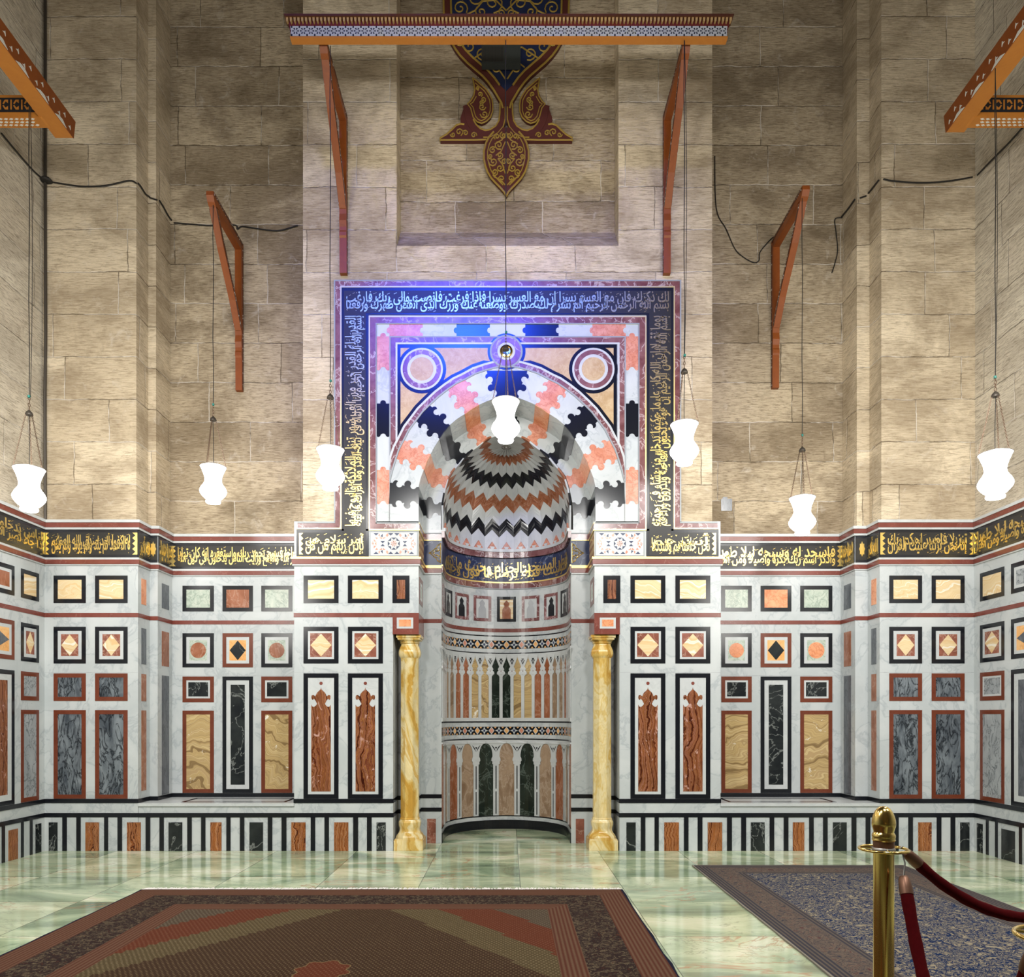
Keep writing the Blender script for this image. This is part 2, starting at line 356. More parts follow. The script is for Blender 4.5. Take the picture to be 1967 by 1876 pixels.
c = t.ramp(t.noise(v, 0.95, 8, 0.60, 1.0), [(0.30, (0.075, 0.125, 0.075)), (0.42, (0.22, 0.31, 0.19)), (0.50, (0.38, 0.47, 0.30)), (0.58, (0.56, 0.61, 0.42)), (0.68, (0.74, 0.73, 0.58))])
c = t.mix(t.math('MULTIPLY', t.veins(v, 0.9, 0.016, 1.6, 6), t.ramp(t.noise(v, 0.8, 2), [(0.48, 0.0), (0.60, 0.8)])), c, (0.36, 0.12, 0.04))
c = t.mix(t.math('MULTIPLY', t.veins(v, 1.7, 0.012, 1.2, 6), 0.5), c, (0.09, 0.13, 0.09))
c = t.mix(t.ramp(t.noise(v, 2.2, 5, 0.6, 2), [(0.66, 0.0), (0.74, 0.7)]), c, (0.62, 0.40, 0.24))
sc1 = t.n('ShaderNodeSeparateColor'); t.l(wn.outputs['Color'], sc1.inputs[0])
c = t.mix(t.math('MULTIPLY', sc1.outputs[1], 0.30), c, (0.60, 0.57, 0.42))
def joint(x, wd):
    f = t.math('FRACT', x); return t.math('LESS_THAN', t.math('MINIMUM', f, t.math('SUBTRACT', 1.0, f)), wd)
c = t.mix(t.math('MULTIPLY', t.math('MAXIMUM', joint(tx, 0.004), joint(ty, 0.0035)), 0.75), c, (0.07, 0.08, 0.055))
t.col(c); M['onyx_floor'] = t.m

for n_, m_s in M.items():
    b_s = m_s.node_tree.nodes['Principled BSDF'].inputs
    if n_ != 'onyx_floor' and b_s['Metallic'].default_value < 0.1 and b_s['Specular IOR Level'].default_value == 0.5: b_s['Specular IOR Level'].default_value = 0.34
# ------------------------------------------------------------------ the plan of the walls
XL, XR = -5.04, 5.077
PL, PR = -4.023, 4.051          # inner edges of the corner piers
QL, QR = -3.934, 3.908          # pilaster edges / recess sides
YQ, YR = 0.27, 0.636
ML, MR = -2.323, 2.317          # outer edges of the mihrab piers
NL, NR = -0.969, 0.946          # inner edges of the mihrab piers
Y2 = 0.50; NC = -0.014; NRAD = 0.748; ST = 0.40
TOPZ = 17.0; YB = 2.6; YF = -16.0
NICHE_L = 2 * ST + PI * NRAD
def niche_xy(t, n=0.0):
    """t: arc length along the niche plan from its left front edge; n: distance into the room"""
    r = NRAD - n
    if t < ST: return (NC - r, Y2 + t)
    if t > ST + PI * NRAD: return (NC + r, Y2 + (NICHE_L - t))
    a = (t - ST) / NRAD
    return (NC - r * math.cos(a), Y2 + ST + r * math.sin(a))
def NF(u, v, n):          # niche face map, u measured from the niche axis
    x, y = niche_xy(u + NICHE_L / 2, n); return (x, y, v)
NF_Z = Y2 + ST + NRAD + D
def ZN(y): return EYE + (HY - y) * NF_Z / F
def niche_path(k=28): 
    return [niche_xy(0)] + [niche_xy(ST + PI * NRAD * i / k) for i in range(k + 1)] + [niche_xy(NICHE_L)]
left_path = [(XL, YF), (XL, 0), (PL, 0), (PL, YQ), (QL, YQ), (QL, YR), (ML, YR), (ML, 0)]
right_path = [(MR, 0), (MR, YR), (QR, YR), (QR, YQ), (PR, YQ), (PR, 0), (XR, 0), (XR, YF)]
def fz(poly, mb, z0, z1, m=0):
    mb.prism(poly, lambda a, b, n: (a, b, n), z0, z1, m)
def offset_path(p, d):
    """offset an axis-aligned open path towards the room (room lies on the right-hand side going left -> right)"""
    out = []
    for i, (x, y) in enumerate(p):
        ns = []
        for a, b in ((i - 1, i), (i, i + 1)):
            if a < 0 or b >= len(p): continue
            dx, dy = p[b][0] - p[a][0], p[b][1] - p[a][1]; l = math.hypot(dx, dy)
            ns.append((dy / l, -dx / l))
        if len(ns) == 1: nx, ny = ns[0]; k = 1
        else:
            nx, ny = ns[0][0] + ns[1][0], ns[0][1] + ns[1][1]
            k = 2 / max(nx * nx + ny * ny, 0.2)
        out.append((x + nx * d * k, y + ny * d * k))
    return out
def sweep(mb, path, z0, z1, n0, n1, m=0):
    a = offset_path(path, n0); b = offset_path(path, n1); k = len(path)
    vs = [(*p, z0) for p in a] + [(*p, z0) for p in b] + [(*p, z1) for p in a] + [(*p, z1) for p in b]
    fs = []
    for i in range(k - 1):
        fs += [(i, i + 1, k + i + 1, k + i), (2 * k + i, 2 * k + i + 1, 3 * k + i + 1, 3 * k + i),
               (i, i + 1, 2 * k + i + 1, 2 * k + i), (k + i, k + i + 1, 3 * k + i + 1, 3 * k + i)]
    fs += [(0, k, 3 * k, 2 * k), (k - 1, 2 * k - 1, 4 * k - 1, 3 * k - 1)]
    mb.add(vs, fs, m)

ZF = ZR(1001)      # top of the marble dado
ZC = ZR(1218)      # under the impost blocks over the columns
ZD = 3.62          # spring of the niche hood
ZB = ZR(1543)      # top of the bench
back = [(XR + 0.4, YF), (XR + 0.4, YB), (XL - 0.4, YB), (XL - 0.4, YF)]
NOT = 0.33
notchL = [(-1.246, 0), (-1.246, NOT), (NL - 0.03, NOT), (NL - 0.03, Y2)]
notchR = [(NR + 0.03, Y2), (NR + 0.03, NOT), (1.218, NOT), (1.218, 0)]
wb = MB()
fz(left_path + notchL + niche_path() + notchR + right_path + back, wb, 0, ZC)
fz(left_path + [(NL, 0), (NL, Y2)] + niche_path() + [(NR, Y2), (NR, 0)] + right_path + back, wb, ZC, ZF)
fz([(NL - 0.3, 0.1), (NL, 0.1), (NL, Y2)] + niche_path() + [(NR, Y2), (NR, 0.1), (NR + 0.3, 0.1), (NR + 0.3, YB), (NL - 0.3, YB)], wb, ZF, ZD)
dado = struct(wb.build('wall_back', M['white_marble']), 'white marble lower wall with piers, recesses and the prayer niche')
# stone wall above
up = MB(); d = -0.035
lp = offset_path(left_path, d); rp = offset_path(right_path, d)
lpu = lp[:-1] + [(-2.238, lp[-1][1])]; lpu[-2] = (-2.238, lpu[-2][1])
rpu = [(2.238, rp[0][1]), (2.238, rp[1][1])] + rp[2:]
yc = lpu[-1][1]; lpu[-1] = (-2.238, 0.04); rpu[0] = (2.238, 0.04)
ZT = 5.25
fz(lpu + [(-1.05, 0.04), (-1.05, YB), (XL - 0.4, YB), (XL - 0.4, YF)], up, ZF, ZT)
fz([(1.05, 0.04)] + rpu + [(XR + 0.4, YF), (XR + 0.4, YB), (1.05, YB)], up, ZF, ZT)
ZS = ZP(472, 0.04)
fz(lpu + rpu + back, up, ZT, ZS)
fz(lpu + [(-1.213, 0.04), (-1.205, 0.28), (1.205, 0.28), (1.213, 0.04)] + rpu + back, up, ZS, TOPZ)
stone_wall = struct(up.build('wall_back', M['limestone']), 'upper limestone block wall in weathered courses')
# the two recesses and the central panel are faced in a darker limestone
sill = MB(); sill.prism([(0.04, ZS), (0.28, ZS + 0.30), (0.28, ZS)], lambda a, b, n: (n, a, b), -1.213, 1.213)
struct(sill.build('trim_1', M['dark_limestone'], None), 'sloping stone sill under the central wall panel')  # the sill's shade is put into its colour with the darker stone
# darker stone facing of the two recesses, rough pale stone facing of the side walls
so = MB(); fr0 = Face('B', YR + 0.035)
so.slab(fr0, lpu[5][0] + 0.0005, -2.2385, ZF, TOPZ, 0.0, 0.003); so.build('recess_stone', M['dark_limestone'], stone_wall)
so = MB(); so.slab(fr0, 2.2385, rpu[2][0] - 0.0005, ZF, TOPZ, 0.0, 0.003); so.build('recess_stone', M['dark_limestone'], stone_wall)
so = MB(); so.slab(Face('B', 0.28), -1.2045, 1.2045, ZS + 0.305, TOPZ, 0.0, 0.003); so.build('recess_stone', M['dark_limestone'], stone_wall)
for nm, X, s_ in (('wall_left', XL, -1), ('wall_right', XR, 1)):
    so = MB(); so.box(*sorted((X + s_ * 0.4, X + s_ * 0.0335)), YF, 0.0345, ZF, TOPZ); struct(so.build(nm, M['rough_limestone']), 'rough pale limestone of the %s side wall' % nm[5:])
# floor, ceiling, far wall
fl = MB(); fl.box(XL - 0.4, XR + 0.4, YF - 0.4, YB, -0.12, 0.0)
struct(fl.build('floor', M['onyx_floor']), 'polished pale green onyx slab floor')
ce = MB(); ce.box(XL - 0.4, XR + 0.4, YF - 0.4, YB, TOPZ, TOPZ + 0.2); struct(ce.build('ceiling', M['dark_wood']))
wf = MB(); wf.box(XL - 0.4, XR + 0.4, YF - 0.4, YF, 0, TOPZ); struct(wf.build('wall_front', M['limestone']))

# ------------------------------------------------------------------ mouldings, stripes, plinth
full_l = [(XL, YF), (XL, 0), (PL, 0), (PL, YQ), (QL, YQ), (QL, YR), (ML, YR)]
full_r = [(MR, YR), (QR, YR), (QR, YQ), (PR, YQ), (PR, 0), (XR, 0), (XR, YF)]
pierL = [(ML, YR), (ML, 0), (NL, 0), (NL, Y2), (NC - NRAD, Y2)]
pierR = [(NC + NRAD, Y2), (NR, Y2), (NR, 0), (MR, 0), (MR, YR)]
def moulding(n, path, y0, y1, n1, mat, label, n0=-0.02):
    mb = MB(); sweep(mb, path, ZR(y1), ZR(y0), n0, n1); return struct(mb.build('trim_%d' % n, M[mat]), label)
k = 2
for path, side in ((full_l, 'left'), (full_r, 'right')):
    for y0, y1, n1, mat, lab in ((999, 1004.5, 0.035, 'white_inlay', 'thin white marble fillet capping the %s frieze'), (1004.5, 1013.5, 0.028, 'maroon_stone', 'dark red stone strip above the %s frieze'),
                            (1013.5, 1017.5, 0.022, 'white_inlay', 'white marble fillet above the %s inscription'), (1071, 1075, 0.016, 'white_inlay', 'white marble fillet below the %s inscription'),
                            (1075, 1083.5, 0.02, 'maroon_stone', 'dark red stone strip below the %s frieze'), (1083.5, 1086, 0.012, 'white_inlay', 'white lip under the %s frieze')):
        moulding(k, path, y0, y1, n1, mat, lab % side); k += 1
for path, side in ((pierL, 'left'), (pierR, 'right')):
    for y0, y1, n1, mat, lab in ((1070, 1074, 0.03, 'gold_line', 'thin gilded fillet along the %s mihrab pier'), (1074, 1083.5, 0.022, 'maroon_stone', 'dark red stone strip along the %s mihrab pier'),
                                 (1083.5, 1086.5, 0.016, 'white_inlay', 'white lip under the strip of the %s mihrab pier')):
        moulding(k, path, y0, y1, n1, mat, lab % side); k += 1
# thin red string course, black base course, black plinth lines
for path, side in ((full_l + [(ML, 0), (-1.246, 0)], 'left'), ([(1.218, 0), (MR, 0)] + full_r, 'right')):
    moulding(k, path, 1177, 1185, 0.004, 'maroon_stone', 'narrow dark red string course on the %s' % side); k += 1
    moulding(k, path, 1534, 1542, 0.006, 'black_stone', 'black stone base course on the %s' % side); k += 1
plL = [(XL, YF), (XL, 0), (-1.246, 0), (-1.246, NOT), (NL - 0.03, NOT), (NL - 0.03, Y2), (NC - NRAD, Y2)]
plR = [(NC + NRAD, Y2), (NR + 0.03, Y2), (NR + 0.03, NOT), (1.218, NOT), (1.218, 0), (XR, 0), (XR, YF)]
moulding(k, plL, 1561, 1569, 0.006, 'black_stone', 'black stone line of the left plinth'); k += 1
moulding(k, plR, 1561, 1569, 0.006, 'black_stone', 'black stone line of the right plinth'); k += 1
moulding(k, plL[2:], 1534, 1542, 0.0045, 'black_stone', 'black line in the notch behind the left column'); k += 1
moulding(k, plR[:5], 1534, 1542, 0.0045, 'black_stone', 'black line in the notch behind the right column'); k += 1
moulding(k, [(NL, Y2), (NC - NRAD, Y2)], 1177, 1185, 0.004, 'maroon_stone', 'dark red string left of the niche'); k += 1
moulding(k, [(NC + NRAD, Y2), (NR, Y2)], 1177, 1185, 0.004, 'maroon_stone', 'dark red string right of the niche'); k += 1
# grey marble lining of the notches behind the columns
g1 = MB()
for x0, x1 in ((-1.2455, NL - 0.031), (NR + 0.031, 1.2175)): g1.slab(Face('B', NOT), x0, x1, ZR(1534) + 0.001, ZC, 0.0, 0.003)
for x0, x1 in ((-1.2455, NL - 0.031), (NR + 0.031, 1.2175)): g1.slab(Face('B', NOT), x0, x1, 0.0, ZR(1569), 0.0, 0.003)
struct(g1.build('trim_%d' % k, M['grey_marble']), 'grey marble lining behind the yellow columns'); k += 1

# marble benches closing the two recesses
def bench(x0, x1, side):
    t = thing('marble_bench', 'white marble ledge filling the foot of the %s wall recess' % side, 'bench', ((x0 + x1) / 2, YR / 2, 0), 'marble ledges in the wall recesses')
    mb = MB(); mb.box(x0, x1, 0.004, YR - 0.001, 0.001, ZB - 0.03); mb.build('base', M['white_marble'], t)
    mb = MB(); mb.box(x0, x1, -0.012, YR - 0.001, ZB - 0.029, ZB + 0.004); mb.build('seat_slab', M['white_inlay'], t)
    f = lambda u, v, n: (u, v, ZB + 0.004 + n)
    a, b = (x0 + 0.42, x1 - 0.12) if side == 'left' else (x0 + 0.12, x1 - 0.42)
    mb = MB(); mb.ring(f, a, b, 0.10, 0.52, 0.035, 0, 0.002); mb.build('black_inlay', M['black_stone'], t)
bench(QL - 0.086, ML, 'left'); bench(MR, PR - 0.003, 'right')

# ------------------------------------------------------------------ framed inlay panels
def frame_panel(fc, u0, u1, v0, v1, style, label, group, w=0.045):
    """style: frame material, gap (white band width or 0), centre material, device"""
    fm, gap, cm, dev = style
    if u0 > u1: u0, u1 = u1, u0
    if v0 > v1: v0, v1 = v1, v0
    t = thing('inlaid_panel', label, 'panel', fc((u0 + u1) / 2, v0, 0), group)
    mb = MB(); mb.ring(fc, u0, u1, v0, v1, w, -0.004, 0.004); mb.build('frame', M[fm], t)
    a0, a1, b0, b1 = u0 + w, u1 - w, v0 + w, v1 - w
    if gap:
        mb = MB(); mb.ring(fc, a0, a1, b0, b1, gap, -0.004, 0.003); mb.build('border', M['white_inlay'], t)
        a0 += gap; a1 -= gap; b0 += gap; b1 -= gap
    cu, cv = (a0 + a1) / 2, (b0 + b1) / 2
    if dev == 'finial':
        mb = MB(); mb.slab(fc, a0, a1, b0, b1, -0.004, 0.002); mb.build('ground', M['white_inlay'], t)
        hw = (a1 - a0) / 2 * 0.745; pts = []
        top = b1 - 0.105; H = [(0, 0), (0.05, -0.06), (0.18, -0.10), (0.36, -0.15), (0.50, -0.21), (0.56, -0.27), (0.62, -0.275), (0.78, -0.235), (0.95, -0.25), (1.0, -0.31), (0.96, -0.37), (0.84, -0.395), (0.76, -0.36), (0.66, -0.375), (0.56, -0.42), (0.40, -0.52), (0.52, -0.57), (0.72, -0.615), (0.90, -0.60), (0.99, -0.54)]
        for a, b in H: pts.append((cu + a * hw, top + b * 0.345))
        pts += [(cu + hw, top - 0.20), (cu + hw, b0 + 0.03), (cu - hw, b0 + 0.03), (cu - hw, top - 0.20)]
        for a, b in reversed(H[1:]): pts.append((cu - a * hw, top + b * 0.345))
        mb = MB(); mb.prism(pts, fc, 0.0, 0.004); mb.build('finial_inlay', M[cm], t)
        mb = MB(); mb.prism([(cu + 0.018 * math.cos(i * PI / 8), b1 - 0.06 + 0.018 * math.sin(i * PI / 8)) for i in range(16)], fc, 0, 0.004); mb.build('dot', M['maroon_stone'], t)
        return t
    mb = MB(); mb.slab(fc, a0, a1, b0, b1, -0.004, 0.0025)
    mb.build('centre', M[cm if not dev else dev[0]], t)
    if dev:
        kind, cm2 = dev[1], cm
        if kind == 'diamond': pts = [(cu, b1 - 0.004), (a1 - 0.004, cv), (cu, b0 + 0.004), (a0 + 0.004, cv)]
        else:
            ru, rv = (a1 - a0) * 0.44, (b1 - b0) * 0.44
            r = min(ru, rv) if fc.k == 'B' else None
            pts = [(cu + (r or ru) * math.cos(i * PI / 20), cv + (r or rv) * math.sin(i * PI / 20)) for i in range(40)]
        mb = MB(); mb.prism(pts, fc, 0.001, 0.0042); mb.build(kind, M[cm2], t)
    return t
R1 = (1105.2, 1158.2); R2 = (1203.5, 1274); R3 = (1293, 1346); R4 = (1363.5, 1533.5); R34 = (1293, 1533.5)
BK, BR, G = 'black_stone', 'brown_stone', 0.035
def row(fc, a, b, R, st, lab, grp, w=0.045): frame_panel(fc, a, b, ZR(R[1]), ZR(R[0]), st, lab, grp, w)
B0 = Face('B', 0.0); BR_ = Face('B', YR)
def cols(fc, xs): return [(fc.U(a), fc.U(b)) for a, b in xs]
g_top = 'small framed panels of the top row'; g_dia = 'framed panels with a diamond or disc'; g_low = 'small low framed panels'; g_tall = 'tall framed panels'
for side, xs in (('left', [(103.3, 165), (182.9, 245.3)]), ('right', [(1708, 1771), (1789.4, 1852.6)])):
    for i, (a, b) in enumerate(cols(B0, xs)):
        nm = ('outer', 'inner')[i if side == 'left' else 1 - i]
        pos = '%s column of the %s corner pier' % (nm, side)
        row(B0, a, b, R1, (BK, 0, 'cream_onyx', None), 'black framed cream onyx panel, top of the ' + pos, g_top)
        row(B0, a, b, R2, (BK, G, 'cream_onyx', ('breccia', 'diamond')), 'cream diamond on dark red, black frame, ' + pos, g_dia)
        row(B0, a, b, R3, (BR, 0, 'swirl_grey', None), 'small grey swirled panel, brown frame, ' + pos, g_low)
        row(B0, a, b, R4, (BR, 0, 'swirl_grey', None), 'tall grey swirled marble panel, brown frame, ' + pos, g_tall)
for side, xs in (('left', [(350.8, 411), (427.6, 486), (502, 561.6)]), ('right', [(1385.5, 1443.8), (1460.9, 1520), (1537, 1598.6)])):
    for i, (a, b) in enumerate(cols(BR_, xs)):
        nm = ('left', 'middle', 'right')[i]; pos = '%s column of the %s recess' % (nm, side)
        if i == 1:
            row(BR_, a, b, R1, (BK, 0, 'rust_marble' if side == 'left' else 'orange_marble', None), 'black framed orange red panel, top of the ' + pos, g_top)
            row(BR_, a, b, R2, (BR, G, 'black_marble', ('amber_marble', 'diamond')), 'black diamond on orange, brown frame, ' + pos, g_dia)
            row(BR_, a, b, R34, (BK, 0.05, 'black_marble', None), 'very tall black panel in white and black frame, ' + pos, g_tall)
        else:
            row(BR_, a, b, R1, (BK, 0, 'green_stone', None), 'black framed pale green panel, top of the ' + pos, g_top)
            row(BR_, a, b, R2, (BK, G, 'rust_marble' if side == 'left' else 'orange_marble', ('green_stone', 'disc')), 'reddish disc on green, black frame, ' + pos, g_dia)
            row(BR_, a, b, R3, (BR, 0.022, 'black_marble', None), 'small black veined panel, brown frame, ' + pos, g_low)
            row(BR_, a, b, R4, (BR, 0, 'tan_onyx', None), 'tall banded tan onyx panel, brown frame, ' + pos, g_tall)
for side, xs in (('left', [(583.2, 650.3), (668.3, 735.5)]), ('right', [(1211, 1278), (1297.3, 1364.3)])):
    for i, (a, b) in enumerate(cols(B0, xs)):
        nm = ('outer', 'inner')[i if side == 'left' else 1 - i]; pos = '%s column of the %s mihrab pier' % (nm, side)
        row(B0, a, b, R1, (BK, 0, 'cream_onyx', None), 'black framed cream onyx panel, top of the ' + pos, g_top, 0.048)
        row(B0, a, b, R2, (BK, 0.023, 'cream_onyx', ('breccia', 'diamond')), 'cream diamond on dark red, black frame, ' + pos, g_dia, 0.048)
        row(B0, a, b, R34, (BK, 0.0, 'red_onyx', 'finial'), 'tall panel with red onyx finial shape, ' + pos, 'tall panels with a finial shaped inlay', 0.048)
row(B0, XP(754), XP(786.5), R1, (BK, 0, 'red_onyx', None), 'narrow black framed red panel above the left column', g_top, 0.046)
row(B0, XP(1159), XP(1191.5), R1, (BK, 0, 'red_onyx', None), 'narrow black framed red panel above the right column', g_top, 0.046)
# impost blocks over the columns
for side, x0, x1 in (('left', -1.25, NL + 0.003), ('right', NR - 0.003, 1.222)):
    t = thing('impost_block', 'dark red stone block over the %s yellow column' % side, 'block', ((x0 + x1) / 2, 0, ZC), 'impost blocks over the columns')
    mb = MB(); mb.box(x0, x1, -0.006, 0.5, ZC, ZR(1177)); mb.build('body', M['maroon_stone'], t)
    a, b = x0 + 0.045, x1 - 0.06; f = Face('B', -0.006)
    if side == 'right': a, b = x0 + 0.06, x1 - 0.045
    mb = MB(); mb.slab(f, a, b, ZR(1207), ZR(1186), 0, 0.003); mb.build('border', M['white_inlay'], t)
    mb = MB(); mb.slab(f, a + 0.025, b - 0.025, ZR(1203), ZR(1190), 0, 0.005); mb.build('centre', M['orange_marble'], t)
# side walls
for side, fc, c1, c2 in (('left', Face('L', XL), (74.5, 40), (27.3, None)), ('right', Face('R', XR), (1883, 1929.5), (1942.7, None))):
    a, b = fc.U(c1[0]), fc.U(c1[1]); pos = 'narrow column of the %s side wall' % side
    row(fc, a, b, R1, (BK, 0, 'cream_onyx', None), 'black framed cream panel, top of the ' + pos, g_top)
    row(fc, a, b, R2, (BK, G, 'cream_onyx', ('breccia', 'diamond')), 'cream diamond on dark red, ' + pos, g_dia)
    row(fc, a, b, R3, (BR, 0.02 if side == 'right' else 0, 'pale_grey_veined', None), 'small pale grey veined panel, ' + pos, g_low)
    row(fc, a, b, R4, (BR, 0, 'pale_grey_veined', None), 'tall pale grey veined panel, ' + pos, g_tall)
    a = fc.U(c2[0]); b = a - 0.62; pos = 'wide column of the %s side wall' % side
    row(fc, a, b, R1, (BK, 0.03, 'rust_marble' if side == 'left' else 'pale_grey_veined', None), 'black framed edge panel, top of the ' + pos, g_top)
    row(fc, a, b, R2, (BR if side == 'left' else BK, G, 'dark_grey', ('amber_marble', 'diamond')), 'dark diamond on orange, ' + pos, g_dia)
    row(fc, a, b, R34, (BK, 0.06, 'red_onyx' if side == 'left' else 'dark_grey', None), 'very tall %s panel, ' % ('red onyx' if side == 'left' else 'dark grey') + pos, g_tall)
# narrow strips on the reveals beside the recesses
strip_grp = 'narrow stone strips on the recess reveals'
def strip(fc, a, b, y0, y1, mat, lab):
    mb = MB(); mb.slab(fc, a, b, ZR(y1), ZR(y0), -0.003, 0.003); o = mb.build('stone_strip', M[mat]); tag(o, lab, 'strip', strip_grp)
for side, xo, xi in (('left', PL, QL), ('right', PR, QR)):
    fo = Face('L' if side == 'left' else 'R', xo); fi = Face('L' if side == 'left' else 'R', xi)
    for (y0, y1, mat, lab) in ((1108, 1158, 'orange_marble', 'top orange'), (1204, 1274, 'dark_grey', 'second, dark grey'), (1293, 1346, 'rust_marble', 'third, rust red'), (1364, 1520, 'rust_marble', 'bottom tall rust red')):
        strip(fo, 0.075, 0.185, y0, y1, mat, lab + ' strip on the outer reveal of the %s recess' % side)
    for (y0, y1, mat, lab) in ((1108, 1158, 'dark_grey', 'top dark grey'), (1204, 1274, 'rust_marble', 'second, red'), (1293, 1533, 'dark_grey', 'very tall dark grey')):
        strip(fi, YQ + 0.10, YQ + 0.28, y0, y1, mat, lab + ' strip on the inner reveal of the %s recess' % side)
# small framed strips on the side faces of the niche piers
for side, fc in (('left', Face('L', NL)), ('right', Face('R', NR))):
    frame_panel(fc, 0.08, 0.38, ZR(1157), ZR(1105), ('maroon_stone', 0.03, 'green_stone', None), 'maroon framed panel on the inner side of the %s mihrab pier' % side, g_top, 0.05)

# ------------------------------------------------------------------ plinth: black stripes and coloured insets
pb = MB()
bars = [(120, 128.7), (147, 155.3), (200.3, 208), (226, 234.8), (280, 288.6), (306.6, 314.7), (360, 368.4), (386.5, 394.6), (435, 442.8), (461, 469.4), (514.6, 523), (541, 550.2), (597, 605.6), (623.4, 632), (678.5, 688), (705, 714),
        (1230.7, 1239.6), (1257.2, 1265.4), (1313.6, 1322.4), (1340, 1349.2), (1396.6, 1405.8), (1423.8, 1433), (1478.4, 1487), (1505.5, 1514.3), (1554.3, 1562.8), (1581, 1589.6), (1635.7, 1644.9), (1662.8, 1671.7), (1717, 1726), (1744.5, 1753.4), (1799, 1808), (1825.6, 1834.7)]
for a, b in bars: pb.slab(B0, XP(a), XP(b), 0.001, ZR(1568), -0.003, 0.005)
fL, fR = Face('L', XL), Face('R', XR)
for a, b in ((62, 57), (45, 40), (9, 3)): pb.slab(fL, fL.U(a), fL.U(b), 0.001, ZR(1568), -0.003, 0.005)
for a, b in ((1894.4, 1899.5), (1912, 1917), (1957.9, 1963.6)): pb.slab(fR, fR.U(a), fR.U(b), 0.001, ZR(1568), -0.003, 0.005)
o = pb.build('baseboard_back', M['black_stone']); struct(o, 'black upright stripes of the marble plinth')
ins = [(93.9, 110.7, 'b'), (164.3, 190.5, 'o'), (244.2, 270.4, 'o'), (324, 350.2, 'b'), (404.3, 425.4, 'o'), (479.4, 505.2, 'b'), (559.6, 587, 'o'), (641.8, 669.2, 'o'), (723.4, 741, 'b'),
       (1203.2, 1221, 'b'), (1275.8, 1304, 'o'), (1359.3, 1387, 'o'), (1442.4, 1468.8, 'b'), (1523, 1544.8, 'o'), (1600, 1626.2, 'b'), (1682, 1708, 'o'), (1763.5, 1789.3, 'o'), (1844.2, 1862, 'b')]
under = ['at the left corner', 'under the outer half of the left corner pier', 'under the inner edge of the left corner pier', 'under the left end of the left ledge', 'under the middle of the left ledge', 'under the right part of the left ledge', 'at the outer edge of the left mihrab pier', 'under the middle of the left mihrab pier', 'beside the left column base',
         'beside the right column base', 'under the middle of the right mihrab pier', 'at the outer edge of the right mihrab pier', 'under the left part of the right ledge', 'under the middle of the right ledge', 'under the right part of the right ledge', 'just left of the brass post finial', 'right of the brass post finial', 'at the right corner']
for (a, b, c), lab in zip(ins, under):
    mb = MB(); mb.slab(B0, XP(a), XP(b), 0.001, ZR(1579), -0.003, 0.004)
    o = mb.build('plinth_inset', M['black_marble' if c == 'b' else 'gold_onyx'])
    tag(o, ('black veined' if c == 'b' else 'rusty onyx') + ' stone inset in the plinth ' + lab, 'inset', 'coloured insets of the plinth')
for fc, a, b, c, lab in ((fL, 79, 68, 'b', 'narrow black inset nearest the corner, left side wall plinth'), (fL, 34, 16, 'o', 'onyx inset in the left side wall plinth'),
                         (fR, 1877, 1888, 'b', 'narrow black inset nearest the corner, right side wall plinth'), (fR, 1924, 1950, 'b', 'wide dark inset in the right side wall plinth')):
    mb = MB(); mb.slab(fc, fc.U(a), fc.U(b), 0.001, ZR(1579), -0.003, 0.004)
    tag(mb.build('plinth_inset', M['black_marble' if c == 'b' else 'gold_onyx']), lab, 'inset', 'coloured insets of the plinth')
f2 = Face('B', Y2)
for side, a, b in (('left', 820.5, 837.2), ('right', 1106, 1122)):
    mb = MB(); mb.slab(f2, f2.U(a), f2.U(b), 0.001, ZR(1584), -0.003, 0.004)
    tag(mb.build('plinth_inset', M['breccia']), 'dark red inset in the plinth between the %s column and the niche' % side, 'inset', 'coloured insets of the plinth')
# marble slab joints as fine engraved lines are part of the marble wall
jn = MB()
for fc, x0, x1 in ((B0, XL, PL), (B0, ML, -1.25), (B0, 1.222, MR), (B0, PR, XR), (BR_, QL, ML), (BR_, MR, QR)):
    jn.slab(fc, x0 + 0.001, x1 - 0.001, ZR(1291.6), ZR(1291.0), 0, 0.0006)
o = jn.build('slab_joints', M['grey_marble'], dado)

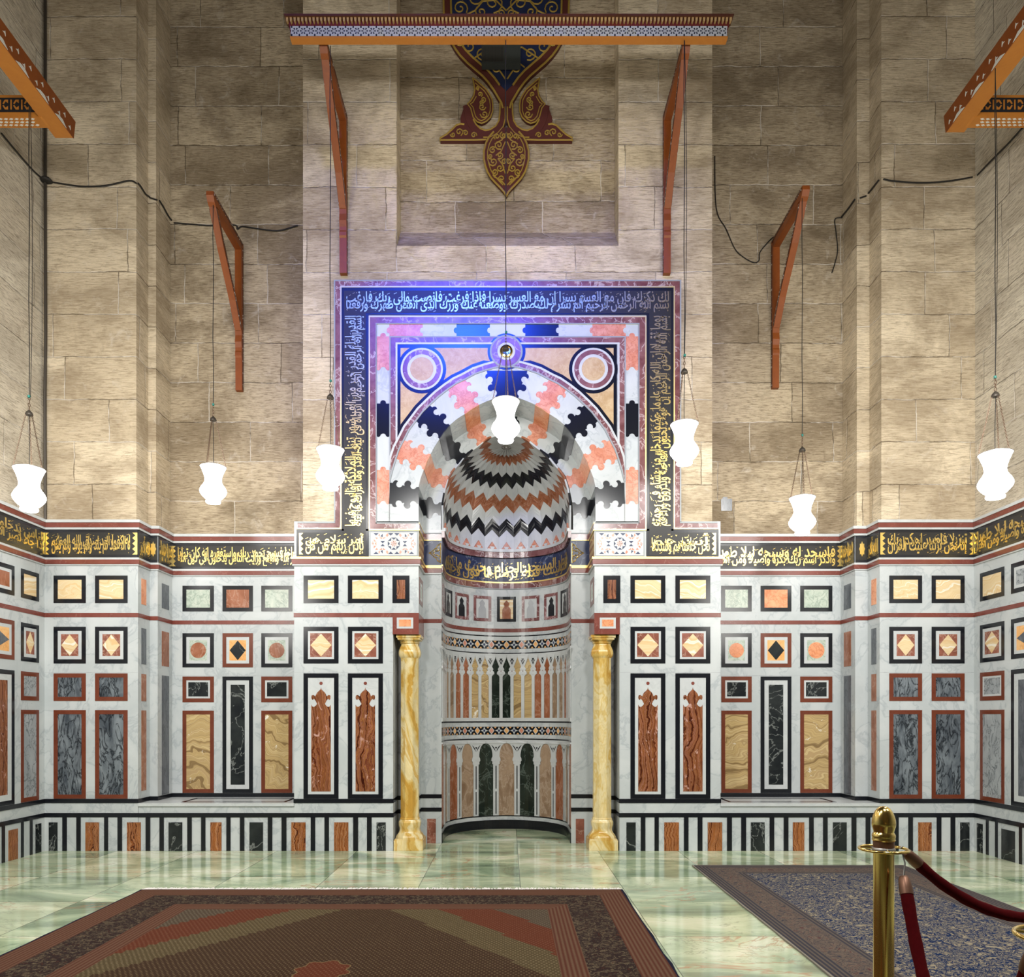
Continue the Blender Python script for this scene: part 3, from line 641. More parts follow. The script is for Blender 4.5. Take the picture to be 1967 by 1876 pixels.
# ------------------------------------------------------------------ yellow marble columns
def column(cx, side):
    cy = 0.158
    t = thing('marble_column', 'slender yellow marble column standing %s of the niche' % side, 'column', (cx, cy, 0), 'yellow marble columns flanking the niche')
    o8 = PI / 8
    zb0, zb1 = ZR(1612), ZR(1576)
    mb = MB(); h = 0.158
    mb.box(cx - h, cx + h, cy - h, cy + h, 0.001, zb0 - 0.012)
    mb.box(cx - h + 0.008, cx + h - 0.008, cy - h + 0.008, cy + h - 0.008, zb0 - 0.012, zb0)
    H = zb1 - zb0
    pr = [(0.150, 0), (0.150, 0.01), (0.138, 0.035), (0.118, 0.06), (0.108, 0.085), (0.108, 0.11), (0.118, 0.145), (0.120, 0.175), (0.112, 0.19), (0.106, H)]
    mb.lathe([(r / math.cos(o8), z) for r, z in pr], (cx, cy, zb0), 8, o8); mb.build('base', M['siena_marble'], t, True, 0.5)
    zs1 = ZR(1262)
    mb = MB(); mb.lathe([(r / math.cos(o8), z) for r, z in ((0.106, 0), (0.106, 0.012), (0.098, 0.02), (0.095, zs1 - zb1 - 0.01), (0.100, zs1 - zb1))], (cx, cy, zb1), 8, o8); mb.build('shaft', M['siena_marble'], t, True, 0.5)
    zt = ZC - 0.002; H = zt - zs1
    pr = [(0.098, 0), (0.112, 0.018), (0.120, 0.045), (0.118, 0.075), (0.104, 0.115), (0.092, 0.14), (0.092, 0.155), (0.104, 0.165), (0.098, 0.175), (0.120, 0.197)]
    mb = MB(); mb.lathe([(r / math.cos(o8), z) for r, z in pr], (cx, cy, zs1), 8, o8)
    a = 0.134; z0 = zs1 + 0.197
    mb.box(cx - a + 0.012, cx + a - 0.012, cy - a + 0.012, cy + a - 0.012, z0, z0 + 0.02); mb.box(cx - a, cx + a, cy - a, cy + a, z0 + 0.02, zt)
    mb.build('capital', M['siena_marble'], t, True, 0.5)
column(-1.082, 'left'); column(1.046, 'right')
# ------------------------------------------------------------------ Arabic lettering
AR = {}
def _ar(chars, base, four=True):
    c = base
    for ch in chars:
        AR[ch] = (c, c + 1, c + 2, c + 3) if four else (c, c + 1, None, None); c += 4 if four else 2
_ar('\u0628', 0xFE8F); _ar('\u062a\u062b\u062c\u062d\u062e', 0xFE95); _ar('\u062f\u0630\u0631\u0632', 0xFEA9, False)
_ar('\u0633\u0634\u0635\u0636\u0637\u0638\u0639\u063a', 0xFEB1); _ar('\u0641\u0642\u0643\u0644\u0645\u0646\u0647', 0xFED1)
_ar('\u0648\u0649', 0xFEED, False); _ar('\u064a', 0xFEF1); _ar('\u0627', 0xFE8D, False); _ar('\u0629', 0xFE93, False)
_ar('\u0623', 0xFE83, False); _ar('\u0625', 0xFE87, False); _ar('\u0624', 0xFE85, False); _ar('\u0626', 0xFE89)
def shape_arabic(s):
    out = []; prev = False; i = 0
    while i < len(s):
        ch = s[i]
        if ch == '\u0621': out.append('\ufe80'); prev = False; i += 1; continue
        if ch not in AR: out.append(ch); prev = False; i += 1; continue
        if ch == '\u0644' and i + 1 < len(s) and s[i + 1] in '\u0627\u0623\u0625':
            b = {'\u0627': 0xFEFB, '\u0623': 0xFEF7, '\u0625': 0xFEF9}[s[i + 1]]
            out.append(chr(b + (1 if prev else 0))); prev = False; i += 2; continue
        iso, fin, ini, med = AR[ch]
        nxt = i + 1 < len(s) and s[i + 1] in AR and ini is not None
        out.append(chr(med if (prev and nxt) else ini if nxt else fin if prev else iso)); prev = nxt; i += 1
    return ''.join(reversed(out))
def text_mesh(s, offset=0.022):
    c = bpy.data.curves.new('lettering', 'FONT'); c.body = shape_arabic(s); c.size = 1; c.offset = offset; c.resolution_u = 3; c.extrude = 0.5
    o = bpy.data.objects.new('lettering_source', c); COL.objects.link(o); bpy.context.view_layer.update()
    me = bpy.data.meshes.new_from_object(o)
    v = [tuple(p.co) for p in me.vertices]; f = [tuple(p.vertices) for p in me.polygons]
    bpy.data.objects.remove(o); bpy.data.curves.remove(c); bpy.data.meshes.remove(me)
    return v, f
def lettering(name, parent, mat, text, fmap, W, H, rows=2, overlap=0.40, thick=0.004, marks=True, pad=0.02):
    """fill a band W x H (local x to the right, y up) with the words, in one or two interlaced rows; fmap(x,y,n)"""
    words = text.split(); mb = MB(); rnd = random.Random(len(text) * 7 + int(W * 100))
    if rows == 1: rws = [words]
    else:
        tot = sum(len(a) for a in words); acc = 0; cut = 0
        for i, a in enumerate(words):
            acc += len(a)
            if acc >= tot / 2: cut = i + 1; break
        rws = [words[:cut], words[cut:]]
    # the eye reads right to left: the first words stand on the lower row, the last on the upper row
    hh = H * (1 if rows == 1 else 0.5 + overlap / 2)
    for r, ws in enumerate(rws):
        if not ws: continue
        v, f = text_mesh(' '.join(ws), 0.013)
        x0 = min(p[0] for p in v); x1 = max(p[0] for p in v); ys = sorted(p[1] for p in v); y0 = ys[int(len(ys) * 0.015)]; y1 = ys[int(len(ys) * 0.985)]
        base = 0 if r == 0 else H - hh
        w = W - 2 * pad
        vs = [fmap(pad + (a - x0) / (x1 - x0) * w, min(max(base + (b - y0) / (y1 - y0) * hh, H * 0.01), H * 0.99), thick * (0.15 + 0.85 * (c > 0))) for a, b, c in v]
        mb.add(vs, f)
    if marks:
        for i in range(int(W / H * 16)):
            x = rnd.uniform(pad, W - pad); y = rnd.uniform(0.05, 0.95) * H; s = H * rnd.uniform(0.035, 0.075); t = H * 0.014
            k = rnd.random()
            if k < 0.45: p = [(x - s, y - s * 0.5), (x + s, y + s * 0.4), (x + s, y + s * 0.4 + t), (x - s, y - s * 0.5 + t)]
            elif k < 0.75: p = [(x - t * 1.3, y), (x, y + t * 1.4), (x + t * 1.3, y), (x, y - t * 1.4)]
            else: p = [(x - s * .6, y + s * .6), (x, y - s * .3), (x + s * .6, y + s * .6), (x + s * .6 - t, y + s * .6), (x, y - s * .3 + 1.5 * t), (x - s * .6 + t, y + s * .6)]
            mb.prism(p, fmap, 0.0, thick * 0.8)
    return mb.build(name, M[mat], parent)

Q112 = 'قل هو الله أحد الله الصمد لم يلد ولم يولد ولم يكن له كفوا أحد صدق الله العظيم'
Q110 = 'إذا جاء نصر الله والفتح ورأيت الناس يدخلون في دين الله أفواجا فسبح بحمد ربك واستغفره إنه كان توابا'
Q76A = 'إنا نحن نزلنا عليك القرآن تنزيلا فاصبر لحكم ربك'.replace('\u0622', '\u0627')
Q76B = 'واذكر اسم ربك بكرة وأصيلا ومن الليل فاسجد له وسبحه ليلا طويلا'
Q76C = 'نحن خلقناهم وشددنا أسرهم'
Q97Z = 'بإذن ربهم من كل أمر سلام هي'
Q94 = 'بسم الله الرحمن الرحيم ألم نشرح لك صدرك ووضعنا عنك وزرك الذي أنقض ظهرك ورفعنا لك ذكرك فإن مع العسر يسرا إن مع العسر يسرا فإذا فرغت فانصب وإلى ربك فارغب'
Q97 = 'بسم الله الرحمن الرحيم إنا أنزلناه في ليلة القدر وما أدراك ما ليلة القدر ليلة القدر خير من ألف شهر تنزل الملائكة والروح فيها'
Q76D = 'بسم الله الرحمن الرحيم إن هؤلاء يحبون العاجلة ويذرون وراءهم يوما ثقيلا إن الله كان عليما حكيما يدخل من يشاء في رحمته'
Q2 = 'فلنولينك قبلة ترضاها فول وجهك شطر المسجد الحرام وحيث ما كنتم'
# ------------------------------------------------------------------ inscription friezes
grp_fr = 'gilded inscription friezes of the dado'
def frieze(fc, u0, u1, text, label, rows=2, ornament=0.0, y0=1017.5, y1=1071, n0=0.0, ground='band_ground'):
    if u0 > u1: u0, u1 = u1, u0
    z0, z1 = ZR(y1), ZR(y0); e = 0.030
    t = thing('inscription_frieze', label, 'inscription', fc((u0 + u1) / 2, z0, n0), grp_fr)
    f = lambda a, b, n: fc(a, b, n + n0)
    mb = MB(); mb.slab(f, u0, u1, z0, z1, -0.003, 0.010); mb.build('black_border', M['panel_black'], t)
    mb = MB(); mb.slab(f, u0 + 0.001, u1 - 0.001, z0 + e, z1 - e, 0.004, 0.0115); mb.build('ground', M[ground], t)
    flip = fc.k == 'R' or False
    a0, a1 = u0 + ornament, u1 - ornament
    # on the left wall u grows away from the corner seen from the room: mirror so that the words run right to left as seen
    if fc.k == 'L': g = lambda x, y, n: f(a0 + x, z0 + e + 0.006 + y, 0.0115 + n)
    elif fc.k == 'R': g = lambda x, y, n: f(a1 - x, z0 + e + 0.006 + y, 0.0115 + n)
    else: g = lambda x, y, n: f(a0 + x, z0 + e + 0.006 + y, 0.0115 + n)
    if text: lettering('gilded_lettering', t, 'gold_paint', text, g, a1 - a0, z1 - z0 - 2 * e - 0.012, rows)
    if ornament:
        H = z1 - z0 - 2 * e
        for s, ub in ((1, u0), (-1, u1)):
            ob = MB()
            p = [(ub, z0 + e + 0.003)]
            for i in range(9):
                yy = z0 + e + 0.003 + (H - 0.006) * i / 8; p.append((ub + s * ornament * (0.9 if i % 2 == 0 else 0.35), yy))
            p.append((ub, z1 - e - 0.003)); ob.prism(p, f, 0.011, 0.015)
            ob.build('end_ornament', M['gold_paint'], t)
    return t
frieze(Face('L', XL), -1.6, -0.004, Q110[:60].rsplit(' ', 1)[0], 'gilded inscription on the left side wall', n0=0.0)
frieze(Face('R', XR), -1.6, -0.004, Q76B, 'gilded inscription on the right side wall')
frieze(B0, XL + 0.004, PL - 0.0, Q112[18:], 'gilded inscription across the left corner pier', ornament=0.06)
frieze(B0, PR, XR - 0.004, Q76A, 'gilded inscription across the right corner pier', ornament=0.06)
frieze(BR_, QL + 0.002, ML - 0.03, Q110[8:], 'gilded inscription across the left recess', ornament=0.05)
frieze(BR_, MR + 0.03, QR - 0.002, Q76B, 'gilded inscription across the right recess', ornament=0.05)
for side, xo, xi, yo in (('left', PL, QL, 0), ('right', PR, QR, 0)):
    K = 'L' if side == 'left' else 'R'
    frieze(Face(K, xo), 0.002, YQ - 0.002, 'الله أكبر', 'short inscription on the outer reveal of the %s recess' % side, 1)
    frieze(Face(K, xi), YQ + 0.012, YR - 0.012, 'صبرا جميلا', 'short inscription on the inner reveal of the %s recess' % side, 1)
    a, b = sorted((xo, xi)); t = frieze(Face('B', YQ), a + 0.002, b - 0.002, None, 'gilded rosette on the %s recess pilaster' % side)
    mb = MB(); cu, cv = (a + b) / 2, ZR(1044); q = []
    for i in range(16):
        r = 1.0 if i % 2 == 0 else 0.75; q.append((cu + 0.034 * r * math.cos(i * PI / 8), cv + 0.085 * r * math.sin(i * PI / 8)))
    mb.prism(q, Face('B', YQ), 0.011, 0.015); mb.build('gilded_rosette', M['gold_paint'], t)

# ------------------------------------------------------------------ prayer niche surround
mih = thing('mihrab_surround', 'square marble surround with pointed stepped arch and inlaid jigsaw voussoirs', 'mihrab', (0, 0, ZR(1003)))
FM = Face('B', 0.0)
X_ = lambda x: XP(x, 0.0)
def mirror_x(x): return 2 * CX - x
def rectpx(mb, x0, x1, y0, y1, n0, n1, m=0, fc=FM):
    mb.slab(fc, fc.U(x0), fc.U(x1), fc.V(y1), fc.V(y0), n0, n1, m)
def frame_px(mb, x0, y0, w, ybot, n0, n1, x1=None):
    """an inverted U: left edge x0, top y0, width w px, legs down to ybot, mirrored about the axis"""
    x1 = mirror_x(x0) if x1 is None else x1
    rectpx(mb, x0, x1, y0, y0 + w, n0, n1)
    rectpx(mb, x0, x0 + w, y0 + w, ybot, n0, n1); rectpx(mb, x1 - w, x1, y0 + w, ybot, n0, n1)
# backing slab, up to the stone face and with the arch cut out
ARC = [(226, 0), (226.5, 36), (225, 76), (219, 100), (212, 122), (206, 140), (197, 157), (187, 177), (174, 194), (162, 210), (148, 224), (131, 240), (113, 254), (97, 265), (80, 273), (60, 284), (39, 291), (20, 296), (0, 298)]
AR1 = [(170, 0), (170, 35), (170, 68), (166, 85), (160, 101), (154.5, 117), (147, 131), (139, 146), (130, 160), (121, 174), (110, 187), (96.5, 198.5), (81.5, 208), (68, 218), (54, 226), (38, 233), (22, 239), (11, 243.5), (0, 247)]
AC = 974.0
def ax(h, s=-1): return X_(AC + s * h)
def az(h): return FM.V(1003 - h)
arch_l = [(ax(a, -1), az(b)) for a, b in AR1]; arch_r = [(ax(a, 1), az(b)) for a, b in AR1]
hole = arch_l + arch_r[::-1][1:]
def arch_body(mb, hole, x0, x1, ztop, y0, y1, m=0):
    """solid with an arched opening: strips above the opening plus the two jambs"""
    zb = hole[0][1]; fcd = lambda a, b, n: (a, n, b)
    for i in range(len(hole) - 1):
        (a, za), (b, zb2) = hole[i], hole[i + 1]
        if b - a < 1e-6: continue
        mb.prism([(a, za), (b, zb2), (b, ztop), (a, ztop)], fcd, y0, y1, m)
    mb.prism([(x0, zb), (hole[0][0], zb), (hole[0][0], ztop), (x0, ztop)], fcd, y0, y1, m)
    mb.prism([(hole[-1][0], zb), (x1, zb), (x1, ztop), (hole[-1][0], ztop)], fcd, y0, y1, m)
def mono(h):
    out = []
    for p in h:
        if out and p[0] - out[-1][0] < 1e-5:
            out[-1] = (out[-1][0], max(out[-1][1], p[1])) if abs(p[0] - out[-1][0]) < 1e-5 else out[-1]
            continue
        out.append(p)
    return out
hm = [arch_l[0]] + [p for p in hole if arch_l[0][0] + 1e-4 < p[0] < arch_r[0][0] - 1e-4] + [arch_r[0]]
ab = MB(); zt = FM.V(609)
zsp = az(68)
# opening sides rise straight to h=68, then curve
hcur = [(ax(170, -1), az(0))] + [(ax(170, -1) + 1e-4, zsp)] + [p for p in hole if p[1] > zsp + 1e-6] + [(ax(170, 1) - 1e-4, zsp)] + [(ax(170, 1), az(0))]
arch_body(ab, hcur, X_(711), X_(1239), zt, 0.0, 0.0395)
arch_body(ab, hcur, -1.0495, 1.0495, ZT - 0.001, 0.0395, Y2)
ab.build('arch_body', M['white_marble'], mih)
sb = MB()
for x0, x1 in ((642, 711), (1239, 1308)): rectpx(sb, x0, x1, 538.5, 1003, -0.04, 0.0)
rectpx(sb, 711, 1239, 538.5, 609, -0.04, 0.0)
for x0, x1 in ((572, 642), (1308, 1377)): rectpx(sb, x0, x1, 1002.5, 1022, -0.04, 0.0)
sb.build('backing', M['grey_trim'], mih)
def part(name, mat, fn, parent=mih):
    mb = MB(); fn(mb); return mb.build(name, M[mat], parent)
part('outer_grey_edge', 'grey_trim', lambda m: (frame_px(m, 642, 538.5, 2.5, 1003, 0, 0.014), rectpx(m, 572, 644.5, 1002, 1005, 0, 0.014), rectpx(m, 1305.5, 1378, 1002, 1005, 0, 0.014)))
part('outer_plum_border', 'plum_marble', lambda m: (frame_px(m, 644.5, 541, 9.5, 1014, 0, 0.010), rectpx(m, 572, 644.5, 1005, 1014, 0, 0.010), rectpx(m, 1305.5, 1378, 1005, 1014, 0, 0.010)))
part('outer_gold_fillet', 'gold_line', lambda m: (frame_px(m, 654, 550.5, 2.5, 1016.5, 0, 0.013), rectpx(m, 570, 654, 1014, 1016.5, 0, 0.013), rectpx(m, 1296, 1380, 1014, 1016.5, 0, 0.013)))
part('inner_gold_fillet', 'gold_line', lambda m: (frame_px(m, 708.5, 607.5, 2.5, 1019, 0, 0.013), rectpx(m, 711, 806, 1016, 1019, 0, 0.013), rectpx(m, 1141, 1239, 1016, 1019, 0, 0.013)))
part('inner_plum_border', 'plum_marble', lambda m: (frame_px(m, 711, 610, 11, 1016, 0, 0.010), rectpx(m, 722, 805, 1006, 1016, 0, 0.010), rectpx(m, 1142, 1228, 1006, 1016, 0, 0.010)))
part('inner_grey_edge', 'grey_trim', lambda m: (frame_px(m, 722, 621, 1.8, 1006, 0, 0.012), rectpx(m, 722, 805, 1003.5, 1006, 0, 0.012), rectpx(m, 1142, 1228, 1003.5, 1006, 0, 0.012)))
# black inscription band
ins_t = thing('inscription_band', 'black inscription band with dense gold script framing the niche surround', 'inscription', (0, 0, ZR(1071)))
mb = MB(); frame_px(mb, 656.5, 553, 52, 1019.5, 0, 0.008)
rectpx(mb, 570, 708.5, 1016.5, 1070, 0, 0.008); rectpx(mb, 1241.5, 1380, 1016.5, 1070, 0, 0.008)
rectpx(mb, 656.5, 708.5, 1016, 1017, 0, 0.008); rectpx(mb, 1241.5, 1293.5, 1016, 1017, 0, 0.008)
mb.build('black_border', M['panel_black'], ins_t)
gm = MB(); rectpx(gm, 661, 1289, 559, 602, 0.006, 0.0095); rectpx(gm, 661, 703, 602, 1066, 0.006, 0.0095); rectpx(gm, 1247, 1289, 602, 1066, 0.006, 0.0095)
rectpx(gm, 574, 661, 1023, 1066, 0.006, 0.0095); rectpx(gm, 1289, 1376, 1023, 1066, 0.006, 0.0095)
gm.build('ground', M['band_ground'], ins_t)
def band_map(x0, y1): 
    ux, vz = X_(x0), FM.V(y1); return lambda x, y, n: FM(ux + x, vz + y, 0.0095 + n)
m_ = 1 / S0
lettering('top_lettering', ins_t, 'gold_paint', Q94, band_map(662, 601), 626 * m_, 41 * m_, 2)
def vert_map(x0, x1, y0, y1, up=True):
    def f(x, y, n):
        if up: return FM(X_(x1) - y, FM.V(y1) + x, 0.0095 + n)
        return FM(X_(x0) + y, FM.V(y0) - x, 0.0095 + n)
    return f
lettering('left_lettering', ins_t, 'gold_paint', Q97, vert_map(662, 702, 604, 1014), 410 * m_, 40 * m_, 2)
lettering('right_lettering', ins_t, 'gold_paint', Q76D, vert_map(1248, 1288, 604, 1014), 410 * m_, 40 * m_, 2)
lettering('lower_left_lettering', ins_t, 'gold_paint', Q97Z, band_map(584, 1065), 118 * m_, 41 * m_, 2)
lettering('lower_right_lettering', ins_t, 'gold_paint', Q76C, band_map(1248, 1065), 118 * m_, 41 * m_, 2)
for xb, s in ((575, 1), (1375, -1)):
    mb = MB()
    p = [(X_(xb), FM.V(1065))] + [(X_(xb + s * (8 if i % 2 == 0 else 3)), FM.V(1065 - 41 * i / 8)) for i in range(9)] + [(X_(xb), FM.V(1024))]
    mb.prism(p, FM, 0.009, 0.0135)
    mb.build('end_ornament', M['gold_paint'], ins_t)
# jigsaw block border
def jig(x0, x1, y0, y1, vertical, mat, name):
    """rectangle with a rounded tab at its start and a rounded bite at its end"""
    mb = MB(); r = 5.4
    if vertical:
        cx = (x0 + x1) / 2
        p = [(x0, y0), (cx - r, y0)] + [(cx - r * math.cos(i * PI / 8), y0 - 2 - r * 0.8 * math.sin(i * PI / 8)) for i in range(9)] + [(cx + r, y0), (x1, y0), (x1, y1), (x1 - 3, y1 + 1.5), (cx + r + 1, y1)]
        p += [(cx + r * math.cos(i * PI / 8), y1 - 1 - r * 0.8 * math.sin(i * PI / 8)) for i in range(9)] + [(cx - r - 1, y1), (x0 + 3, y1 + 1.5), (x0, y1)]
    else:
        cy = (y0 + y1) / 2
        p = [(x0, y0), (x1, y0), (x1, cy - r)] + [(x1 - 1 - r * 0.8 * math.sin(i * PI / 8), cy - r * math.cos(i * PI / 8)) for i in range(9)] + [(x1, cy + r), (x1, y1), (x0, y1), (x0, cy + r)]
        p += [(x0 - 1 - r * 0.8 * math.sin(i * PI / 8), cy + r * math.cos(i * PI / 8)) for i in range(9)] + [(x0, cy - r)]
    mb.prism([(X_(a), FM.V(b)) for a, b in p], FM, 0.0, 0.003); return mb.build(name, M[mat], mih)
for a, b, mt in ((748, 812, 'salmon_marble'), (877, 941, 'black_stone')):
    jig(a, b, 623, 646, False, mt, 'border_block')
    mb = MB(); pp = mirror_x(b), mirror_x(a); jig(pp[0], pp[1], 623, 646, False, mt, 'border_block')
for a, b, mt in ((646, 710, 'salmon_marble'), (775, 838, 'black_stone'), (902.5, 967, 'salmon_marble')):
    jig(724, 748, a, b, True, mt, 'border_block'); jig(1202, 1226, a, b, True, mt, 'border_block')
part('spandrel_grey_edge', 'grey_trim', lambda m: (frame_px(m, 748, 646, 2.5, 925, 0, 0.008)))
part('spandrel_plum_border', 'plum_marble', lambda m: (frame_px(m, 750.5, 648.5, 9.5, 880, 0, 0.005)))
part('spandrel_white_fillet', 'white_inlay', lambda m: (frame_px(m, 760, 658, 3.5, 850, 0, 0.007)))
# archivolt rings follow the outer arch curve
def out_curve(off):
    pts = []
    n = len(ARC)
    for i in range(n):
        a = ARC[max(i - 1, 0)]; b = ARC[min(i + 1, n - 1)]; tx, ty = b[0] - a[0], b[1] - a[1]; l = math.hypot(tx, ty)
        nx, ny = ty / l, -tx / l
        if i == n - 1: nx, ny = 0, 1
        pts.append((min(ARC[i][0] + nx * off, 225.5 + 0.3), ARC[i][1] + ny * off))
    return pts
def ring_arc(mb, o0, o1, n1, h0=0):
    for s in (-1, 1):
        A = out_curve(o0); B = out_curve(o1)
        for i in range(len(A) - 1):
            if A[i][1] < h0: continue
            q = [A[i], A[i + 1], B[i + 1], B[i]]
            mb.prism([(ax(a, s), az(b)) for a, b in q], FM, 0, n1)
# spandrel field: dark blue-black plate with golden marble pieces
def span_plate(mb):
    A = out_curve(14)
    for s in (-1, 1):
        p = [(ax(a, s), az(b)) for a, b in A if b > 145 and a < 212]
        p = [(X_(AC + s * 211), p[0][1])] + p + [(ax(0, s), FM.V(661.5)), (X_(AC + s * 211), FM.V(661.5))]
        mb.prism(p, FM, 0, 0.0035)
part('spandrel_black_field', 'black_stone', span_plate)
def tan_piece(mb):
    A = out_curve(20.5)
    for s in (-1, 1):
        x_out = AC + s * 204.5
        pts = [(a, b) for a, b in A if b > 172 and 33 < a < 204.5]
        p = [(X_(x_out), az(pts[0][1] - 4))] + [(ax(a, s), az(b)) for a, b in pts]
        bx, by = 973.0, 675.5
        for i in range(7):
            a_ = math.radians(-18 + i * 9) ; a_ = math.radians(-30 + i * 7)
            p.append((X_(bx + s * 36.5 * math.cos(a_)), FM.V(by - 36.5 * math.sin(a_)))) if by - 36.5 * math.sin(a_) > 668.5 else None
        p += [(X_(bx + s * 36), FM.V(668.5)), (X_(x_out), FM.V(668.5))]
        mb.prism(p, FM, 0.002, 0.0048)
part('spandrel_golden_field', 'tan_marble', tan_piece)
part('arch_white_fillet', 'white_inlay', lambda m: ring_arc(m, 10.5, 14.5, 0.0085, 100))
part('arch_plum_ring', 'plum_marble', lambda m: ring_arc(m, 3, 10.5, 0.007, 60))
part('arch_grey_edge', 'grey_trim', lambda m: ring_arc(m, 0, 3, 0.010))
def disc_part(name, mat, cx, cy, r, n0, n1, seg=40):
    mb = MB(); mb.prism([(X_(cx) + r / S0 * math.cos(i * 2 * PI / seg), FM.V(cy) + r / S0 * math.sin(i * 2 * PI / seg)) for i in range(seg)], FM, n0, n1)
    return mb.build(name, M[mat], mih)
for cx in (810.4, mirror_x(810.4)):
    for nm, mt, r, n1 in (('roundel_black_ring', 'black_stone', 46.8, 0.006), ('roundel_white_ring', 'white_inlay', 40.6, 0.0095), ('roundel_plum_ring', 'plum_marble', 36.8, 0.0105), ('roundel_inner_white_ring', 'white_inlay', 28, 0.0115), ('roundel_golden_disc', 'tan_marble', 22.5, 0.0125)):
        disc_part(nm, mt, cx, 709.3, r, 0.002, n1)
for nm, mt, r, n1 in (('crown_black_ring', 'black_stone', 35, 0.006), ('crown_grey_ring', 'grey_trim', 31.5, 0.011), ('crown_plum_ring', 'plum_marble', 28, 0.012), ('crown_white_ring', 'white_inlay', 17, 0.013)):
    disc_part(nm, mt, 972.5, 675.5, r, 0.002, n1)
mb = MB(); mb.lathe([(0.072, 0), (0.066, 0.012), (0.05, 0.016), (0.045, 0.006), (0.02, 0.004), (0.0, 0.004)], (0, 0, 0), 24)
cxx, czz = X_(972.5), FM.V(675.5); mb.v = [(cxx + a, -0.013 - c, czz + b) for a, b, c in mb.v]
mb.build('crown_brass_boss', M['brass'], mih, True)
# voussoirs: front face, soffit and second order
def arcpts(cx, cy, r, a0, a1, n=8): return [(cx + r * math.cos(math.radians(a0 + (a1 - a0) * i / n)), cy + r * math.sin(math.radians(a0 + (a1 - a0) * i / n))) for i in range(n + 1)]
PROF = [(0, 0), (0.10, 0.0)] + arcpts(0.20, 0.0, 0.095, 180, 75, 5) + arcpts(0.34, -0.035, 0.115, 125, 345, 10) + [(0.475, -0.085)] + arcpts(0.615, -0.02, 0.115, 215, -15, 10) + arcpts(0.83, -0.075, 0.115, 160, 345, 8) + [(0.955, -0.12), (1.0, -0.11)]
PROF2 = [(0, 0), (0.16, 0.0)] + arcpts(0.34, 0.02, 0.16, 180, 10, 8) + arcpts(0.70, 0.0, 0.16, 190, 350, 8) + [(1.0, 0.0)]
def edge(o, i, sgn, prof):
    """polyline from outer point o to inner point i with the jigsaw profile; sgn: side the voussoir's outside lies on"""
    dx, dy = i[0] - o[0], i[1] - o[1]; L = math.hypot(dx, dy); ux, uy = dx / L, dy / L; nx, ny = -uy * sgn, ux * sgn
    end = prof[-1][1]
    return [(o[0] + ux * s * L + nx * (h - end * s) * L, o[1] + uy * s * L + ny * (h - end * s) * L) for s, h in prof]
VO = {  # name: (outer a, outer b, inner a, inner b) in px half-width / height; a is the lower edge, b the upper
    'black': ((227, 36), (225, 76), (170, 35), (170, 68), 'black_stone'),
    'orange': ((212, 122), (197, 157), (160, 101), (147, 131), 'salmon_marble'),
    'navy': ((174, 194), (148, 224), (130, 160), (110, 187), 'black_stone'),
    'pink': ((113, 254), (80, 273), (81.5, 208), (54, 226), 'salmon_marble')}
def between(curve, p, q):
    i = min(range(len(curve)), key=lambda k: abs(curve[k][0] - p[0]) + abs(curve[k][1] - p[1])); j = min(range(len(curve)), key=lambda k: abs(curve[k][0] - q[0]) + abs(curve[k][1] - q[1]))
    return curve[min(i, j) + 1:max(i, j)]
F2 = Face('B', Y2); k2 = (D) / (D + Y2)
def px2(a, b, s): return (XP(AC + s * a, Y2), ZP(1022 - b, Y2))
RIM = [(127, 0), (127, 20), (127, 32), (125.3, 57.5), (120, 84), (112.5, 108), (104, 119.5), (94.6, 130), (78.6, 150), (57.5, 165), (38, 181), (25, 185), (12, 188), (0, 189)]
V2 = {'black': ((161, 32), (161, 63), (127, 32), (125.3, 57.5)), 'orange': ((152, 95), (139, 123), (120, 84), (112.5, 108)),
      'navy': ((123, 149), (103.5, 176), (94.6, 130), (78.6, 150)), 'pink': ((77, 196), (51, 213), (57.5, 165), (38, 181))}
for s in (-1, 1):
    for nm, (oa, ob, ia, ib, mt) in VO.items():
        low = edge(oa, ia, 1, PROF); hi = edge(ob, ib, -1, PROF)
        poly = hi + [p for p in between(AR1, ib, ia)][::-1] + low[::-1] + between(ARC, oa, ob)
        mb = MB(); mb.prism([(ax(a, s), az(b)) for a, b in poly], FM, 0, 0.003)
        mb.build('voussoir', M[mt], mih)
        # soffit
        seg = [ia] + between(AR1, ia, ib) + [ib]; mb = MB()
        for (a, b), (c, d_) in zip(seg[:-1], seg[1:]):
            P = [(ax(a, s), az(b)), (ax(c, s), az(d_))]
            cxm, czm = X_(AC), az(60); vs = []
            for (x, z) in P:
                l = math.hypot(x - cxm, z - czm)
                vs += [(x, z, (cxm - x) / l, (czm - z) / l)]
            pts = []
            for yy in (0.001, Y2 - 0.001):
                for off in (0.0, 0.004):
                    for (x, z, nx, nz) in vs: pts.append((x + nx * off, yy, z + nz * off))
            mb.add(pts, [(0, 1, 3, 2), (4, 6, 7, 5), (0, 4, 5, 1), (2, 3, 7, 6), (0, 2, 6, 4), (1, 5, 7, 3)])
        mb.build('soffit_band', M[mt if mt != 'salmon_marble' else 'orange_marble'], mih)
        oa2, ob2, ia2, ib2 = V2[nm]
        low = edge(oa2, ia2, 1, PROF2); hi = edge(ob2, ib2, -1, PROF2)
        poly = hi + between(RIM, ib2, ia2)[::-1] + low[::-1]
        mb = MB(); mb.prism([px2(a, b, s) for a, b in poly], F2, 0, 0.003); mb.build('inner_voussoir', M[mt], mih)
low = edge((39, 291), (22, 239), 1, PROF); 
poly = [(AC - a, b) for a, b in low] + [(AC + a, b) for a, b in low[::-1]]
mb = MB(); mb.prism([(X_(a), az(b)) for a, b in poly] , FM, 0, 0.003); mb.build('voussoir', M['black_stone'], mih)
